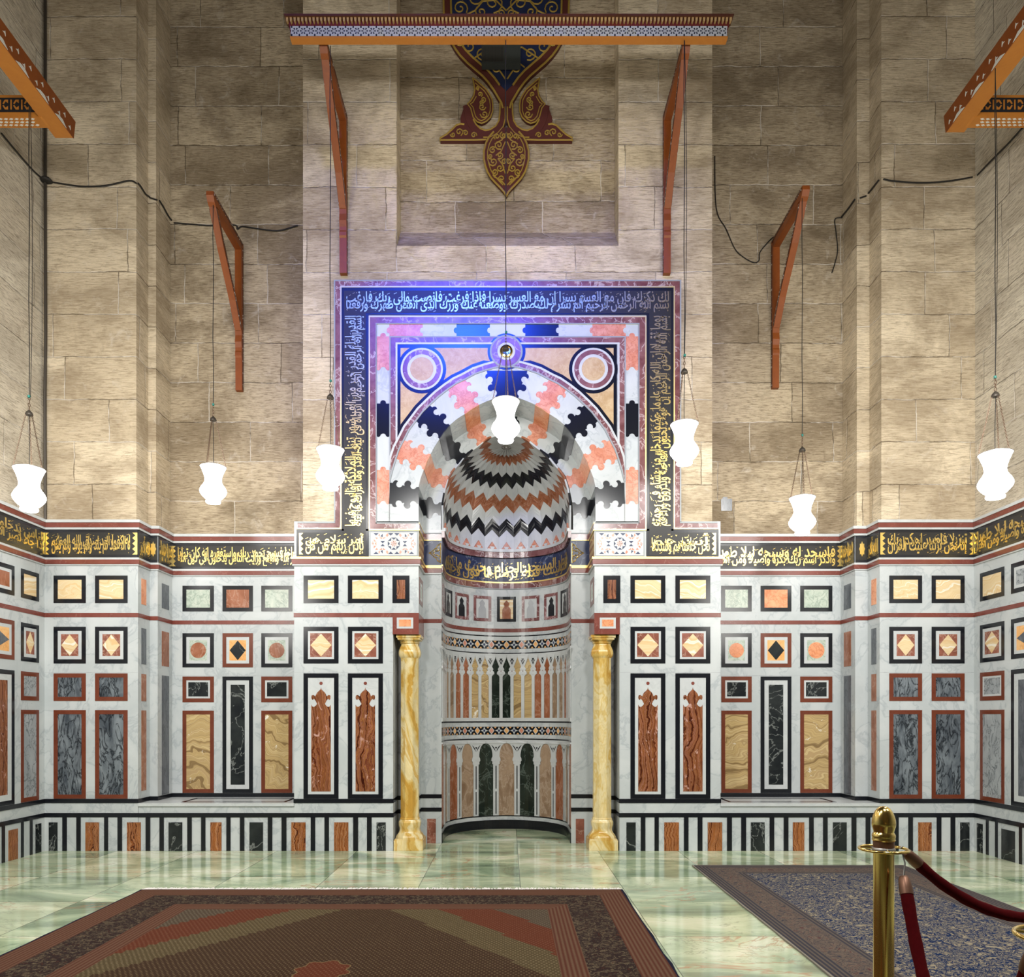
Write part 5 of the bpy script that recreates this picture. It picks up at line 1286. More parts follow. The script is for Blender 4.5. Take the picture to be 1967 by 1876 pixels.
for cx, cy, r, a0, d_ in ((42, 226, 8, 0, 1), (46, 212, 7, 3, -1), (44, 198, 6, 1, 1), (50, 188, 5, 2, 1), (54, 176, 4, 2, -1), (90, 260, 8, 2, 1), (78, 262, 6, 0, -1), (102, 265, 5, 0, 1), (62, 266, 6, 3, 1), (48, 204, 5, 1, 1)): gt(spiral(cx, cy, r, 1.3, a0, d_, 10), 0.005, 0.05)
# lower leaf
leaf = [(0, 252), (12, 252), (24, 260), (33, 270), (39, 282), (42.6, 297), (42.6, 312), (40, 324), (36, 336), (29, 348), (20, 358), (11, 367), (4, 375), (0, 383)]
mb = MB(); mb.prism(closed(leaf), FU, 0, 0.055); mb.build('lower_leaf', M['carved_red'], med)
gt(leaf[2:], 0.0075, 0.055); gt([p for p in inset(leaf[2:], 7) if p[1] < 370], 0.0045, 0.058)
for cx, cy, r, a0, d_ in ((25, 318, 9, 0, 1), (14, 286, 9, 2, -1), (26, 296, 7, 4, 1), (12, 306, 7, 1, 1), (12, 330, 8, 4, -1), (22, 338, 7, 1, 1), (9, 350, 7, 2, -1), (6, 268, 7, 5, 1), (18, 270, 6, 1, -1), (30, 308, 5, 2, -1), (4, 318, 6, 3, 1)): gt(spiral(cx, cy, r, 1.4, a0, d_, 12), 0.0052, 0.060)
for p in (((2, 280), (10, 298), (20, 306)), ((2, 340), (8, 322), (16, 312)), ((2, 362), (12, 352), (24, 346)), ((0, 262), (8, 276), (22, 284))): gt(p, 0.005, 0.058)
gold.build('gilded_carving', M['carved_gold'], med)
# dark louvred box in front of the pendant
t = thing('grille_box', 'dark grey louvred box hanging below the painted beam', 'box', (-0.06, 0.1, FU.V(122)))
mb = MB(); mb.box(XP(925, .12), XP(1000, .12), 0.12, 0.20, ZP(122, .12), ZP(86, .12)); mb.build('housing', M['grille'], t)
mb = MB()
for i in range(18): xx = FU.U(927) + i * (FU.U(966) - FU.U(927)) / 17; mb.box(xx, xx + 0.005, 0.112, 0.12, ZP(119, .12), ZP(90, .12))
mb.build('louvres', M['dark_metal'], t)
mb = MB(); mb.box(FU.U(958), FU.U(968), 0.20, 0.225, FU.V(110), FU.V(98)); mb.build('bracket', M['dark_metal'], t)

# ------------------------------------------------------------------ painted timber brackets and beams
def inlay_material(name, base, rep, pearl=(0.50, 0.50, 0.46), axis=1):
    t_ = NT(name, 0.4); v = t_.pos((1, 1, 1), False)
    ck = t_.n('ShaderNodeTexVoronoi'); ck.inputs['Scale'].default_value = rep; t_.l(v, ck.inputs['Vector'])
    f = t_.ramp(ck.outputs['Distance'], [(0.26, 1.0), (0.30, 0.0)], 'LINEAR')
    t_.col(t_.mix(f, base, pearl)); M[name] = t_.m
inlay_material('pearl_inlay_strip', (0.06, 0.018, 0.008), 34)
t_ = NT('hex_inlay', 0.35)
g_ = t_.n('ShaderNodeNewGeometry'); s_ = t_.n('ShaderNodeSeparateXYZ'); t_.l(g_.outputs['Position'], s_.inputs[0])
P_ = 0.0735
fx = t_.math('SUBTRACT', t_.math('FRACT', t_.math('DIVIDE', t_.math('ADD', s_.outputs[0], 10), P_)), 0.5)
fz_ = t_.math('DIVIDE', t_.math('SUBTRACT', s_.outputs[2], 8.006), P_ * 1.0)
rr_ = t_.math('POWER', t_.math('ADD', t_.math('MULTIPLY', fx, fx), t_.math('MULTIPLY', fz_, fz_)), 0.5)
an_ = t_.math('ARCTAN2', fz_, fx)
star = t_.math('ADD', 0.25, t_.math('MULTIPLY', t_.math('COSINE', t_.math('MULTIPLY', an_, 6)), 0.10))
inside = t_.math('LESS_THAN', rr_, star); dark = t_.math('GREATER_THAN', t_.math('ABSOLUTE', t_.math('SUBTRACT', rr_, 0.31)), 0.055)
dark = t_.math('MULTIPLY', t_.math('LESS_THAN', rr_, 0.43), t_.math('GREATER_THAN', t_.math('COSINE', t_.math('MULTIPLY', an_, 6)), 0.0))
dark = t_.math('MULTIPLY', dark, t_.math('GREATER_THAN', rr_, 0.15))
edge_ = t_.math('MULTIPLY', t_.math('GREATER_THAN', t_.math('ABSOLUTE', fx), 0.40), t_.math('GREATER_THAN', t_.math('ABSOLUTE', fz_), 0.38))
dark = t_.math('MAXIMUM', dark, edge_)
t_.col(t_.mix(dark, (0.42, 0.43, 0.42), (0.012, 0.014, 0.016))); M['hex_inlay'] = t_.m
def bracket(x, yw, ztop, L, dirn, label, side=-1, H=1.74):
    """triangular timber bracket: post on the wall, arm straight out, brace between. dirn: outward unit vector"""
    dx, dy = dirn; lx, ly = -dy, dx
    t = thing('timber_bracket', label, 'bracket', (x, yw, ztop - H), 'timber brackets on the wall')
    def fm(a, b, n): return (x + dx * a + lx * n, yw + dy * a + ly * n, b)
    w_ = 0.038
    mb = MB(); z = ztop
    mb.prism([(0.001, z), (0.075, z - 0.02), (0.075, z - 1.02), (0.062, z - 1.10), (0.075, z - 1.18), (0.060, z - 1.24), (0.060, z - 1.28), (0.070, z - 1.30), (0.070, z - 1.34), (0.058, z - 1.36), (0.055, z - H), (0.001, z - H)], fm, -w_, w_); mb.build('post', M['orange_wood'], t)
    mb = MB(); mb.prism([(0.05, z), (L, z), (L + 0.05, z - 0.005), (L + 0.055, z - 0.05), (L + 0.02, z - 0.10), (L - 0.02, z - 0.125), (L - 0.06, z - 0.105), (0.076, z - 0.105)], fm, -w_, w_); mb.build('arm', M['orange_wood'], t)
    mb = MB(); b0, b1 = (L - 0.02, z - 0.12), (0.074, z - 1.06)
    mb.prism([(L - 0.02, z - 0.126), (L - 0.11, z - 0.106), (L - 0.22, z - 0.30), (0.078, z - 0.92), (0.078, z - 1.05), (L * 0.30, z - 0.80), (L * 0.72, z - 0.42)], fm, -w_ * 0.95, w_ * 0.95); mb.build('brace', M['orange_wood'], t)
    mb = MB()
    for n0, n1 in ((-w_ - 0.003, -w_), (w_, w_ + 0.003)):
        mb.prism([(0.01, z - 0.06), (0.03, z - 0.06), (0.03, z - H + 0.02), (0.01, z - H + 0.02)], fm, n0, n1)
        mb.prism([(0.03, z - 0.01), (L + 0.02, z - 0.012), (L + 0.02, z - 0.035), (0.03, z - 0.035)], fm, n0, n1)
        mb.prism([(L - 0.05, z - 0.135), (L - 0.03, z - 0.140), (L * 0.30 , z - 0.785), (0.082, z - 1.035), (0.082, z - 1.0), (L * 0.28, z - 0.77)], fm, n0, n1)
    mb.build('pearl_inlay', M['pearl_inlay_strip'], t)
    return t
YU = 0.04
bracket(-1.788, YU, 8.02, 0.88, (0, -1), 'tall timber bracket carrying the left end of the centre beam')
bracket(1.735, YU, 8.02, 0.88, (0, -1), 'tall timber bracket carrying the right end of the centre beam')
bracket(-3.147, YR + .035, 7.02, 0.86, (0, -1), 'timber bracket alone in the left recess, holding one lamp')
bracket(3.14, YR + .035, 7.05, 0.90, (0, -1), 'timber bracket alone in the right recess, holding one lamp')
# centre beam
plain('dentil_paint', (0.42, 0.27, 0.11), 0.5)
t = thing('painted_beam', 'long painted and inlaid timber beam spanning above the niche', 'beam', (0, -0.95, 7.95))
x0, x1 = -2.10, 2.125
mb = MB(); mb.prism([(x0 + .03, 7.95), (x1 - .03, 7.95), (x1, 8.13), (x0, 8.13)], lambda a, b, n: (a, n, b), -1.0, -0.93); mb.build('body', M['red_wood'], t)
mb = MB(); mb.box(x0 + 0.02, x1 - 0.02, -1.004, -0.926, 7.945, 7.958); mb.build('bottom_board', M['amber_wood'], t)
mb = MB(); mb.prism([(x0 + .03, 7.956), (x1 - .03, 7.956), (x1 - .026, 8.054), (x0 + .026, 8.054)], lambda a, b, n: (a, n, b), -1.004, -0.998) if False else mb.prism([(x0 + .03, 7.960), (x1 - .03, 7.960), (x1 - .026, 8.052), (x0 + .026, 8.052)], lambda a, b, n: (a, n, b), -1.006, -0.999); mb.build('inlaid_front', M['hex_inlay'], t)
mb = MB(); mb.prism([(x0 - .01, 8.115), (x1 + .01, 8.115), (x1 + .03, 8.135), (x0 - .03, 8.135)], lambda a, b, n: (a, n, b), -1.045, -0.92); mb.build('cornice', M['dark_wood'], t)
mb = MB()
for i in range(118):
    xx = x0 + 0.0 + i * (x1 - x0) / 117; mb.prism([(xx - .011, 8.116), (xx + .011, 8.116), (xx + .009, 8.085), (xx, 8.070), (xx - .009, 8.085)], lambda a, b, n: (a, n, b), -1.030, -1.000)
mb.build('dentils', M['dentil_paint'], t)
# side beams along the two side walls, each with a painted arm
for s, side in ((-1, 'left'), (1, 'right')):
    XE = 4.20; zt = 7.22; zb = 7.05; ye = -0.92 if s < 0 else -0.99
    if s > 0: XE = 4.20; 
    t = thing('side_beam', 'painted orange beam running along the %s side wall near the ceiling of the photo' % side, 'beam', (s * XE, ye, zb))
    mb = MB(); f = lambda a, b, n: (s * n, a, b)
    mb.prism([(ye, zt), (ye + 0.02, zb + 0.08), (ye, zb + 0.0), (ye - 0.10, zb), (ye - 0.13, zb - 0.035), (ye - 0.16, zb - 0.03), (-8.0, zb - 0.03), (-8.0, zt)] if False else [(ye + .03, zt), (ye, zb), (-8.0, zb), (-8.0, zt)], f, XE, XE + 0.17); mb.build('body', M['amber_wood'], t)
    mb = MB(); mb.prism([(ye + .034, zt + .012), (ye + .004, zb - .002), (-8.0, zb - .002), (-8.0, zt + .012)], f, XE - 0.006, XE - 0.0005); mb.build('inner_face', M['orange_wood'], t)
    rnd = random.Random(5); mb = MB()
    for i in range(40):
        yy = ye - 0.06 - i * 0.085; zz = zb + (0.11 if i % 2 else 0.055)
        mb.prism([(yy, zz + .022), (yy - .012, zz + .004), (yy - .03, zz - .006), (yy - .006, zz - .006), (yy + .006, zz - .022), (yy + .006, zz)], f, XE - 0.009, XE - 0.006)
    for i in range(12):
        yy = ye - 0.12 - i * 0.28; mb.prism([(yy, zb + .0), (yy - .06, zb + .035), (yy - .12, zb + .03), (yy - .18, zb)], f, XE - 0.009, XE - 0.006)
    mb.build('pearl_inlay', M['pearl'], t)
    ya = -1.18
    t2 = thing('cartouche_bracket', 'painted timber arm with a black cartouche under the %s side beam' % side, 'bracket', (s * 5.0, ya, 7.06))
    fa = lambda a, b, n: (s * a, ya - n, b)
    mb = MB(); mb.prism([(XE + 0.16, 7.045), (5.03, 7.045), (5.03, 7.25), (XE + 0.04, 7.25), (XE + 0.0, 7.18), (XE + .03, 7.10), (XE + .10, 7.06)], fa, -0.13, 0.0); mb.build('body', M['amber_wood'], t2)
    mb = MB(); r = 0.065; zc = 7.155; xa = XE + 0.15
    mb.prism([(xa - r * math.sin(i * PI / 12), zc + r * math.cos(i * PI / 12)) for i in range(13)] + [(5.03, zc - r), (5.03, zc + r)], fa, 0, 0.006); mb.build('black_cartouche', M['panel_black'], t2)
    mb = MB()
    for i in range(7):
        xx = xa + 0.0 + i * 0.10
        for v in (1, -1): mb.prism([(xx, zc + v * .045), (xx + .03, zc + v * .045), (xx + .052, zc + v * .01), (xx + .04, zc + v * .005), (xx + .022, zc + v * .03), (xx, zc + v * .012)], fa, 0.004, 0.009)
        mb.prism([(xx + .065, zc - .045), (xx + .078, zc - .045), (xx + .078, zc + .045), (xx + .065, zc + .045)], fa, 0.004, 0.009)
    mb.build('painted_figures', M['amber_wood'], t2)
    mb = MB(); fb = lambda a, b, n: (s * a, b, 7.045 - n)
    for i in range(16):
        for j in range(3):
            xx = XE + 0.22 + i * 0.05 + (j % 2) * .02; yy = ya + 0.02 + j * 0.036; mb.prism([(xx, yy), (xx + .02, yy + .014), (xx + .042, yy + .004), (xx + .02, yy - .008)], fb, 0, 0.004)
    mb.build('pearl_inlay', M['pearl'], t2)
# ------------------------------------------------------------------ hanging lamps
LH, LR = 0.385, 0.131
PF = [(0.131, 0.385), (0.122, 0.368), (0.104, 0.325), (0.090, 0.285), (0.084, 0.250), (0.086, 0.222), (0.100, 0.195), (0.120, 0.168), (0.134, 0.140), (0.137, 0.122), (0.130, 0.100), (0.112, 0.075), (0.090, 0.052), (0.072, 0.040), (0.066, 0.032), (0.074, 0.022), (0.076, 0.010), (0.070, 0.0)]
def chain(mb, p, q, link=0.021, r=0.0021):
    p, q = Vector(p), Vector(q); d_ = q - p; n = max(2, int(d_.length / (link * 0.80))); t_ = d_.normalized(); a = t_.orthogonal().normalized(); b = t_.cross(a)
    for i in range(n):
        c = p + d_ * ((i + 0.5) / n); s_ = a if i % 2 else b
        mb.tube([c + t_ * math.cos(j * PI / 4) * link * .52 + s_ * math.sin(j * PI / 4) * link * .27 for j in range(8)], r, 4, True)
def make_lamp(label, name='hanging_lamp'):
    t = thing(name, label, 'lamp', (0, 0, 0), 'lit white glass lamps on chains')
    mb = MB(); mb.lathe(PF[:-1] + [(0.070, 0.0), (0.0, 0.0)], (0, 0, 0), 40); mb.build('glass_shade', M['opal_glass'], t, True, 1.2)
    mb = MB(); mb.tube([(0.132 * math.cos(i * PI / 16), 0.132 * math.sin(i * PI / 16), LH) for i in range(32)], 0.004, 6, True); mb.build('rim_ring', M['steel'], t, True)
    mb = MB(); mb.lathe([(0.033, 0.0), (0.034, 0.008), (0.026, 0.028), (0.012, 0.042), (0.005, 0.05), (0.0, 0.052)], (0, 0, LH + 0.49), 20); mb.build('chain_cap', M['dark_metal'], t, True)
    for i in range(3):
        a = PI / 2 + i * 2 * PI / 3 + 0.4; mb = MB(); chain(mb, (0.129 * math.cos(a), 0.129 * math.sin(a), LH + .004), (0.029 * math.cos(a), 0.029 * math.sin(a), LH + 0.492)); mb.build('chain', M['chain_metal'], t)
    mb = MB(); mb.tube([(0, 0, LH - 0.15), (0.004, 0, LH + 0.2), (-0.003, 0, LH + 0.5)], 0.0035, 6); mb.build('flex', M['dark_cable'], t)
    mb = MB(); chain(mb, (0, 0, LH + 0.54), (0, 0, LH + 0.66), 0.034, 0.003); mb.build('hook_chain', M['chain_metal'], t)
    mb = MB(); mb.lathe([(0.0, 0), (0.011, 0.006), (0.012, 0.026), (0, 0.034)], (0.0, -0.004, LH + 0.645), 8); mb.build('teal_tape', M['teal_tape'], t, True)
    return t
LAMPS = [  # photo x, bottom y, distance, top of the wire z, x offset of wire top, label
    (56, 981, 6.9, 7.05, 0.0, 'lit white glass lamp hanging leftmost, near the left side wall'),
    (409.5, 966, 8.02, 6.93, 0.0, 'lit white glass lamp hanging from the left recess bracket'),
    (634.5, 939.5, 7.28, 7.94, 0.0, 'lit white glass lamp at the left edge of the niche surround'),
    (971.5, 848, 7.22, 7.94, 0.0, 'lit white glass lamp hanging in front of the niche arch'),
    (1314.5, 892, 7.22, 7.94, 0.0, 'lit white glass lamp at the right edge of the niche surround'),
    (1541, 1026, 7.95, 6.93, 0.0, 'lit white glass lamp hanging from the right recess bracket'),
    (1912, 957, 6.5, 7.05, 0.0, 'lit white glass lamp hanging rightmost, near the right side wall')]
proto = make_lamp(LAMPS[0][5])
for i, (px, py, zz, zt, ox, lab) in enumerate(LAMPS):
    o = proto if i == 0 else copy_tree(proto)
    o['label'] = lab
    x = (px - CX) * zz / F; z = EYE + (HY - py) * zz / F; y = zz - D
    o.location = (x, y, z); o.rotation_euler = (0.0, 0.0, i * 0.5)
    mb = MB(); top = zt
    k_ = 6
    mb.tube([(x + 0.004 * math.sin(j * 2.1), y, z + LH + 0.66 + (top - z - LH - 0.66) * j / k_) for j in range(k_ + 1)], 0.0042, 6)
    if i in (0, 4, 6): mb.tube([(x + 0.018 * math.sin(PI * j / k_) + 0.006, y + 0.01, z + LH + 0.66 + (top - z - LH - 0.66) * j / k_) for j in range(k_ + 1)], 0.0032, 6)
    o2 = mb.build('hanging_wire', M['dark_cable'])
    tag(o2, 'thin dark wire holding the ' + lab.replace('lit white glass ', ''), 'wire', 'wires of the hanging lamps')
# ------------------------------------------------------------------ cables on the walls
def cable(pts, label, r=0.009):
    """pts: (photo x, photo y, plane) where plane is a Y value or 'L'/'R' for the side walls"""
    P = []
    for x, y, pl in pts:
        if pl == 'L': Yw = YS(x, XL - .03); P.append((XL - 0.03 + 0.014, Yw, EYE + (HY - y) * (Yw + D) / F))
        elif isinstance(pl, tuple):
            Xw = pl[1]; Yw = YS(x, Xw); P.append((Xw + (0.014 if Xw < 0 else -0.014), Yw, EYE + (HY - y) * (Yw + D) / F))
        elif pl == 'R': Yw = YS(x, XR + .03); P.append((XR + 0.03 - 0.014, Yw, EYE + (HY - y) * (Yw + D) / F))
        else: P.append((XP(x, pl - 0.014), pl - 0.014, ZP(y, pl - 0.014)))
    Q = []
    for i in range(len(P) - 1):
        p0, p1, p2, p3 = P[max(i - 1, 0)], P[i], P[i + 1], P[min(i + 2, len(P) - 1)]
        for j in range(6):
            f = j / 6; Q.append(tuple(0.5 * ((2 * b) + (-a + c) * f + (2 * a - 5 * b + 4 * c - d_) * f * f + (-a + 3 * b - 3 * c + d_) * f ** 3) for a, b, c, d_ in zip(p0, p1, p2, p3)))
    Q.append(P[-1]); mb = MB(); mb.tube(Q, r, 6); o = mb.build('wall_cable', M['dark_cable'], None, True); tag(o, label, 'cable', 'cables strung over the stone walls')
c0, cq, cr = 0.035, YQ + .035, YR + .035
cable([(0, 256, 'L'), (30, 292, 'L'), (60, 326, 'L'), (80, 344, 'L')], 'black cable sloping down the left side wall')
cable([(86, 347, c0), (120, 353, c0), (160, 358, c0), (205, 356, c0), (248, 347, c0), (262, 352, c0)], 'black cable sagging across the left corner pier')
RP = ('X', PL - 0.035); RQ = ('X', QL - 0.035); SP = ('X', PR + 0.035); SQ = ('X', QR + 0.035)
cable([(263, 352, RP), (268, 358, RP), (277, 372, RP), (285, 378, RP)], 'black cable turning into the outer reveal of the left recess')
cable([(287, 379, cq), (292, 381, cq), (302, 384, cq)], 'short black cable on the left pilaster')
cable([(304, 385, RQ), (312, 398, RQ), (322, 416, RQ), (331, 427, RQ)], 'black cable sloping down the inner reveal of the left recess')
cable([(1619, 416, SQ), (1632, 400, SQ), (1644, 383, SQ)], 'black cable climbing the inner reveal of the right recess')
cable([(1666, 376, SP), (1676, 364, SP), (1690, 346, SP)], 'black cable climbing the outer reveal of the right recess')
cable([(334, 428, cr), (360, 430, cr), (400, 433, cr), (450, 432, cr), (456, 440, cr), (466, 435, cr), (500, 440, cr), (535, 443, cr), (572, 433, cr)], 'black cable running across the left recess wall')
cable([(1373, 300, cr), (1376, 400, cr), (1395, 440, cr), (1412, 478, cr), (1430, 495, cr), (1448, 504, cr), (1458, 500, cr), (1460, 484, cr), (1478, 462, cr), (1486, 455, cr)], 'black cable looping down beside the right recess bracket', 0.006)
cable([(1618, 418, cr), (1604, 421, cr), (1606, 445, cr), (1609, 480, cr), (1604, 505, cr), (1598, 524, cr)], 'loose black cable end in the right recess', 0.006)
cable([(1652, 380, cq), (1664, 376, cq)], 'short black cable on the right pilaster')
cable([(1697, 344, c0), (1720, 348, c0), (1770, 351, c0), (1820, 348, c0), (1868, 340, c0)], 'black cable across the right corner pier')
cable([(1880, 336, 'R'), (1910, 305, 'R'), (1940, 275, 'R'), (1966, 246, 'R')], 'black cable rising along the right side wall')
mb = MB(); mb.tube([(XL - 0.03 + 0.03, 0.012, ZF + 0.02), (XL - 0.03 + 0.028, 0.01, 5.0), (XL + 0.004, 0.012, 5.6), (XL, 0.01, 7.3), (XL, 0.01, 9.6)], 0.016, 8); tag(mb.build('corner_conduit', M['dark_metal'], None, True), 'dark vertical conduit in the left corner of the stone wall', 'pipe')
mb = MB(); mb.lathe([(0.0, -.02), (0.05, -.015), (0.065, 0.0), (0.05, 0.02), (0.0, 0.03)], (XL + 0.02, 0.0, ZP(347)), 10); tag(mb.build('cable_knot', M['dark_cable'], None, True), 'black bundle of cable at the left corner', 'cable')
mb = MB(); fr_ = Face('B', cr); mb.slab(fr_, fr_.U(1385), fr_.U(1406), fr_.V(981), fr_.V(958), 0, 0.006); mb.slab(fr_, fr_.U(1388), fr_.U(1397), fr_.V(958), fr_.V(954.5), 0, 0.006)
tag(mb.build('wall_patch', M['dark_grey']), 'small grey broken patch low on the right recess wall', 'patch')
# ------------------------------------------------------------------ carpets
def rug_material(name, x0, x1, yf, yb, kind):
    t_ = NT(name, 0.95, spec=0.1); g_ = t_.n('ShaderNodeNewGeometry'); s_ = t_.n('ShaderNodeSeparateXYZ'); t_.l(g_.outputs['Position'], s_.inputs[0])
    X, Y = s_.outputs[0], s_.outputs[1]
    dx = t_.math('MINIMUM', t_.math('SUBTRACT', X, x0), t_.math('SUBTRACT', x1, X)); dyb = t_.math('SUBTRACT', yb, Y); dyf = t_.math('SUBTRACT', Y, yf)
    e = t_.math('MINIMUM', dx, t_.math('MINIMUM', dyb, dyf))
    P = g_.outputs['Position']
    if kind == 'red':
        w = t_.math('SUBTRACT', t_.math('ABSOLUTE', t_.math('SUBTRACT', X, (x0 + x1) / 2)), t_.math('MULTIPLY', t_.math('SUBTRACT', t_.math('MINIMUM', dyb, dyf), 0.66), 0.75))
        tri = t_.math('PINGPONG', t_.math('MULTIPLY', t_.math('ADD', X, Y), 1.0), 0.05); w = t_.math('ADD', w, t_.math('MULTIPLY', tri, 0.9))
        mot = t_.noise(P, 46, 3, 0.8)
        # small repeat motif: rows of little dashes
        vx = t_.math('SINE', t_.math('ADD', t_.math('MULTIPLY', X, 210), t_.math('MULTIPLY', t_.noise(P, 8, 2), 2))); vy = t_.math('SINE', t_.math('ADD', t_.math('MULTIPLY', Y, 130), t_.math('MULTIPLY', t_.noise(P, 7, 2), 2))); grid = t_.math('GREATER_THAN', t_.math('ADD', t_.math('MULTIPLY', vx, vy), t_.math('MULTIPLY', t_.math('SUBTRACT', mot, 0.5), 1.6)), 0.42)
        centre = t_.mix(grid, (0.050, 0.026, 0.014), (0.13, 0.085, 0.045)); olive = t_.mix(grid, (0.090, 0.064, 0.030), (0.18, 0.135, 0.075)); red = t_.mix(grid, (0.115, 0.030, 0.014), (0.165, 0.065, 0.035)); grey = t_.mix(grid, (0.080, 0.056, 0.036), (0.15, 0.12, 0.085))
        c = t_.mix(t_.math('GREATER_THAN', w, 0.20), centre, olive); c = t_.mix(t_.math('GREATER_THAN', w, 0.56), c, red); c = t_.mix(t_.math('GREATER_THAN', w, 0.98), c, grey)
        # small medallion in the middle
        mx = t_.math('SUBTRACT', X, (x0 + x1) / 2); my = t_.math('SUBTRACT', Y, -3.92)
        r = t_.math('POWER', t_.math('ADD', t_.math('MULTIPLY', mx, mx), t_.math('MULTIPLY', t_.math('MULTIPLY', my, my), 0.8)), 0.5)
        r = t_.math('ADD', r, t_.math('MULTIPLY', t_.math('SINE', t_.math('MULTIPLY', t_.math('ARCTAN2', my, mx), 8)), 0.015))
        c = t_.mix(t_.math('LESS_THAN', r, 0.155), c, (0.20, 0.13, 0.06)); c = t_.mix(t_.math('LESS_THAN', r, 0.147), c, red)
        fl_ = t_.noise(P, 16, 5, 0.75, 2.5); flo = t_.ramp(fl_, [(0.30, (0.12, 0.04, 0.02)), (0.42, (0.020, 0.012, 0.012)), (0.53, (0.040, 0.024, 0.020)), (0.58, (0.19, 0.145, 0.085)), (0.63, (0.03, 0.018, 0.016)), (0.72, (0.20, 0.06, 0.03))])
        # border cartouches
        st_ = t_.math('MULTIPLY', t_.math('SINE', t_.math('MULTIPLY', e, 230)), 0.5); line = t_.mix(t_.math('ADD', st_, 0.5), (0.105, 0.028, 0.017), (0.175, 0.10, 0.06)); line = t_.mix(t_.math('MULTIPLY', mot, 0.5), line, (0.07, 0.032, 0.020))
        c = t_.mix(t_.math('LESS_THAN', e, 0.66), c, line); c = t_.mix(t_.math('LESS_THAN', e, 0.50), c, flo); c = t_.mix(t_.math('LESS_THAN', e, 0.215), c, line); c = t_.mix(t_.math('LESS_THAN', e, 0.016), c, (0.012, 0.013, 0.03))
    else:
        n1 = t_.noise(P, 10, 2, 0.6, 3.0); n2 = t_.noise(P, 30, 2, 0.6, 1.4)
        n3 = t_.math('ADD', t_.math('MULTIPLY', n1, 0.86), t_.math('MULTIPLY', n2, 0.14))
        fld = t_.ramp(n3, [(0.0, (0.34, 0.29, 0.20)), (0.40, (0.27, 0.22, 0.15)), (0.440, (0.007, 0.020, 0.070)), (0.50, (0.010, 0.032, 0.095)), (0.535, (0.36, 0.31, 0.22)), (0.560, (0.007, 0.020, 0.065)), (0.61, (0.30, 0.25, 0.17))], 'CONSTANT')
        brd = t_.ramp(n3, [(0.36, (0.035, 0.038, 0.055)), (0.44, (0.17, 0.125, 0.095)), (0.50, (0.06, 0.05, 0.055)), (0.55, (0.19, 0.145, 0.11)), (0.66, (0.09, 0.04, 0.04))])
        st_ = t_.math('GREATER_THAN', t_.math('SINE', t_.math('MULTIPLY', e, 210)), 0.1); line = t_.mix(st_, (0.045, 0.045, 0.062), (0.16, 0.125, 0.10)); line = t_.mix(t_.math('MULTIPLY', n2, 0.6), line, (0.06, 0.052, 0.052))
        c = t_.mix(t_.math('LESS_THAN', e, 0.40), fld, line); c = t_.mix(t_.math('LESS_THAN', e, 0.33), c, brd); c = t_.mix(t_.math('LESS_THAN', e, 0.13), c, line); c = t_.mix(t_.math('LESS_THAN', e, 0.012), c, (0.30, 0.27, 0.22))
    c = t_.mix(0.30, c, (0.0, 0.0, 0.0)); t_.col(c); t_.bump(t_.noise(P, 260, 2), 0.35, 0.004); M[name] = t_.m
def rug(name, x0, x1, yf, yb, kind, label):
    rug_material(name, x0, x1, yf, yb, kind)
    t = thing('carpet', label, 'carpet', ((x0 + x1) / 2, yb, 0))
    mb = MB(); nx, ny = 24, 30; h = 0.012; vs = []; rnd = random.Random(3)
    for j in range(ny + 1):
        for i in range(nx + 1):
            vs.append((x0 + (x1 - x0) * i / nx + (rnd.uniform(-.006, .006) if i in (0, nx) else 0), yf + (yb - yf) * j / ny + (rnd.uniform(-.006, .006) if j == ny else 0), h + rnd.uniform(-.001, .001)))
    b = len(vs); vs += [(a, c, 0.001) for a, c, _ in vs]
    fs = [(j * (nx + 1) + i, j * (nx + 1) + i + 1, (j + 1) * (nx + 1) + i + 1, (j + 1) * (nx + 1) + i) for j in range(ny) for i in range(nx)]
    per = [i for i in range(nx + 1)] + [j * (nx + 1) + nx for j in range(1, ny + 1)] + [ny * (nx + 1) + i for i in range(nx - 1, -1, -1)] + [j * (nx + 1) for j in range(ny - 1, 0, -1)]
    for i in range(len(per)): p, q = per[i], per[(i + 1) % len(per)]; fs.append((p, q, q + b, p + b))
    mb.add(vs, fs); mb.build('pile', M[name], t)
    if kind == 'red':
        mb = MB()
        for i in range(700):
            x = x0 + (x1 - x0) * (i + rnd.random()) / 700; l = rnd.uniform(0.03, 0.10); a = rnd.uniform(-.02, .02)
            mb.tube([(x, yb - .01, .008), (x + a * .5, yb + l * .5, .007), (x + a, yb + l, .004)], 0.0042, 3)
        o = mb.build('fringe', M['fringe_wool'], t); o['kind'] = 'stuff'
rug('brown_carpet', -3.07, 0.96, -7.6, -1.885, 'red', 'large brown and red patterned carpet on the green floor')
rug('blue_carpet', 1.80, 3.865, -7.6, -0.845, 'blue', 'blue and beige floral carpet behind the brass post')
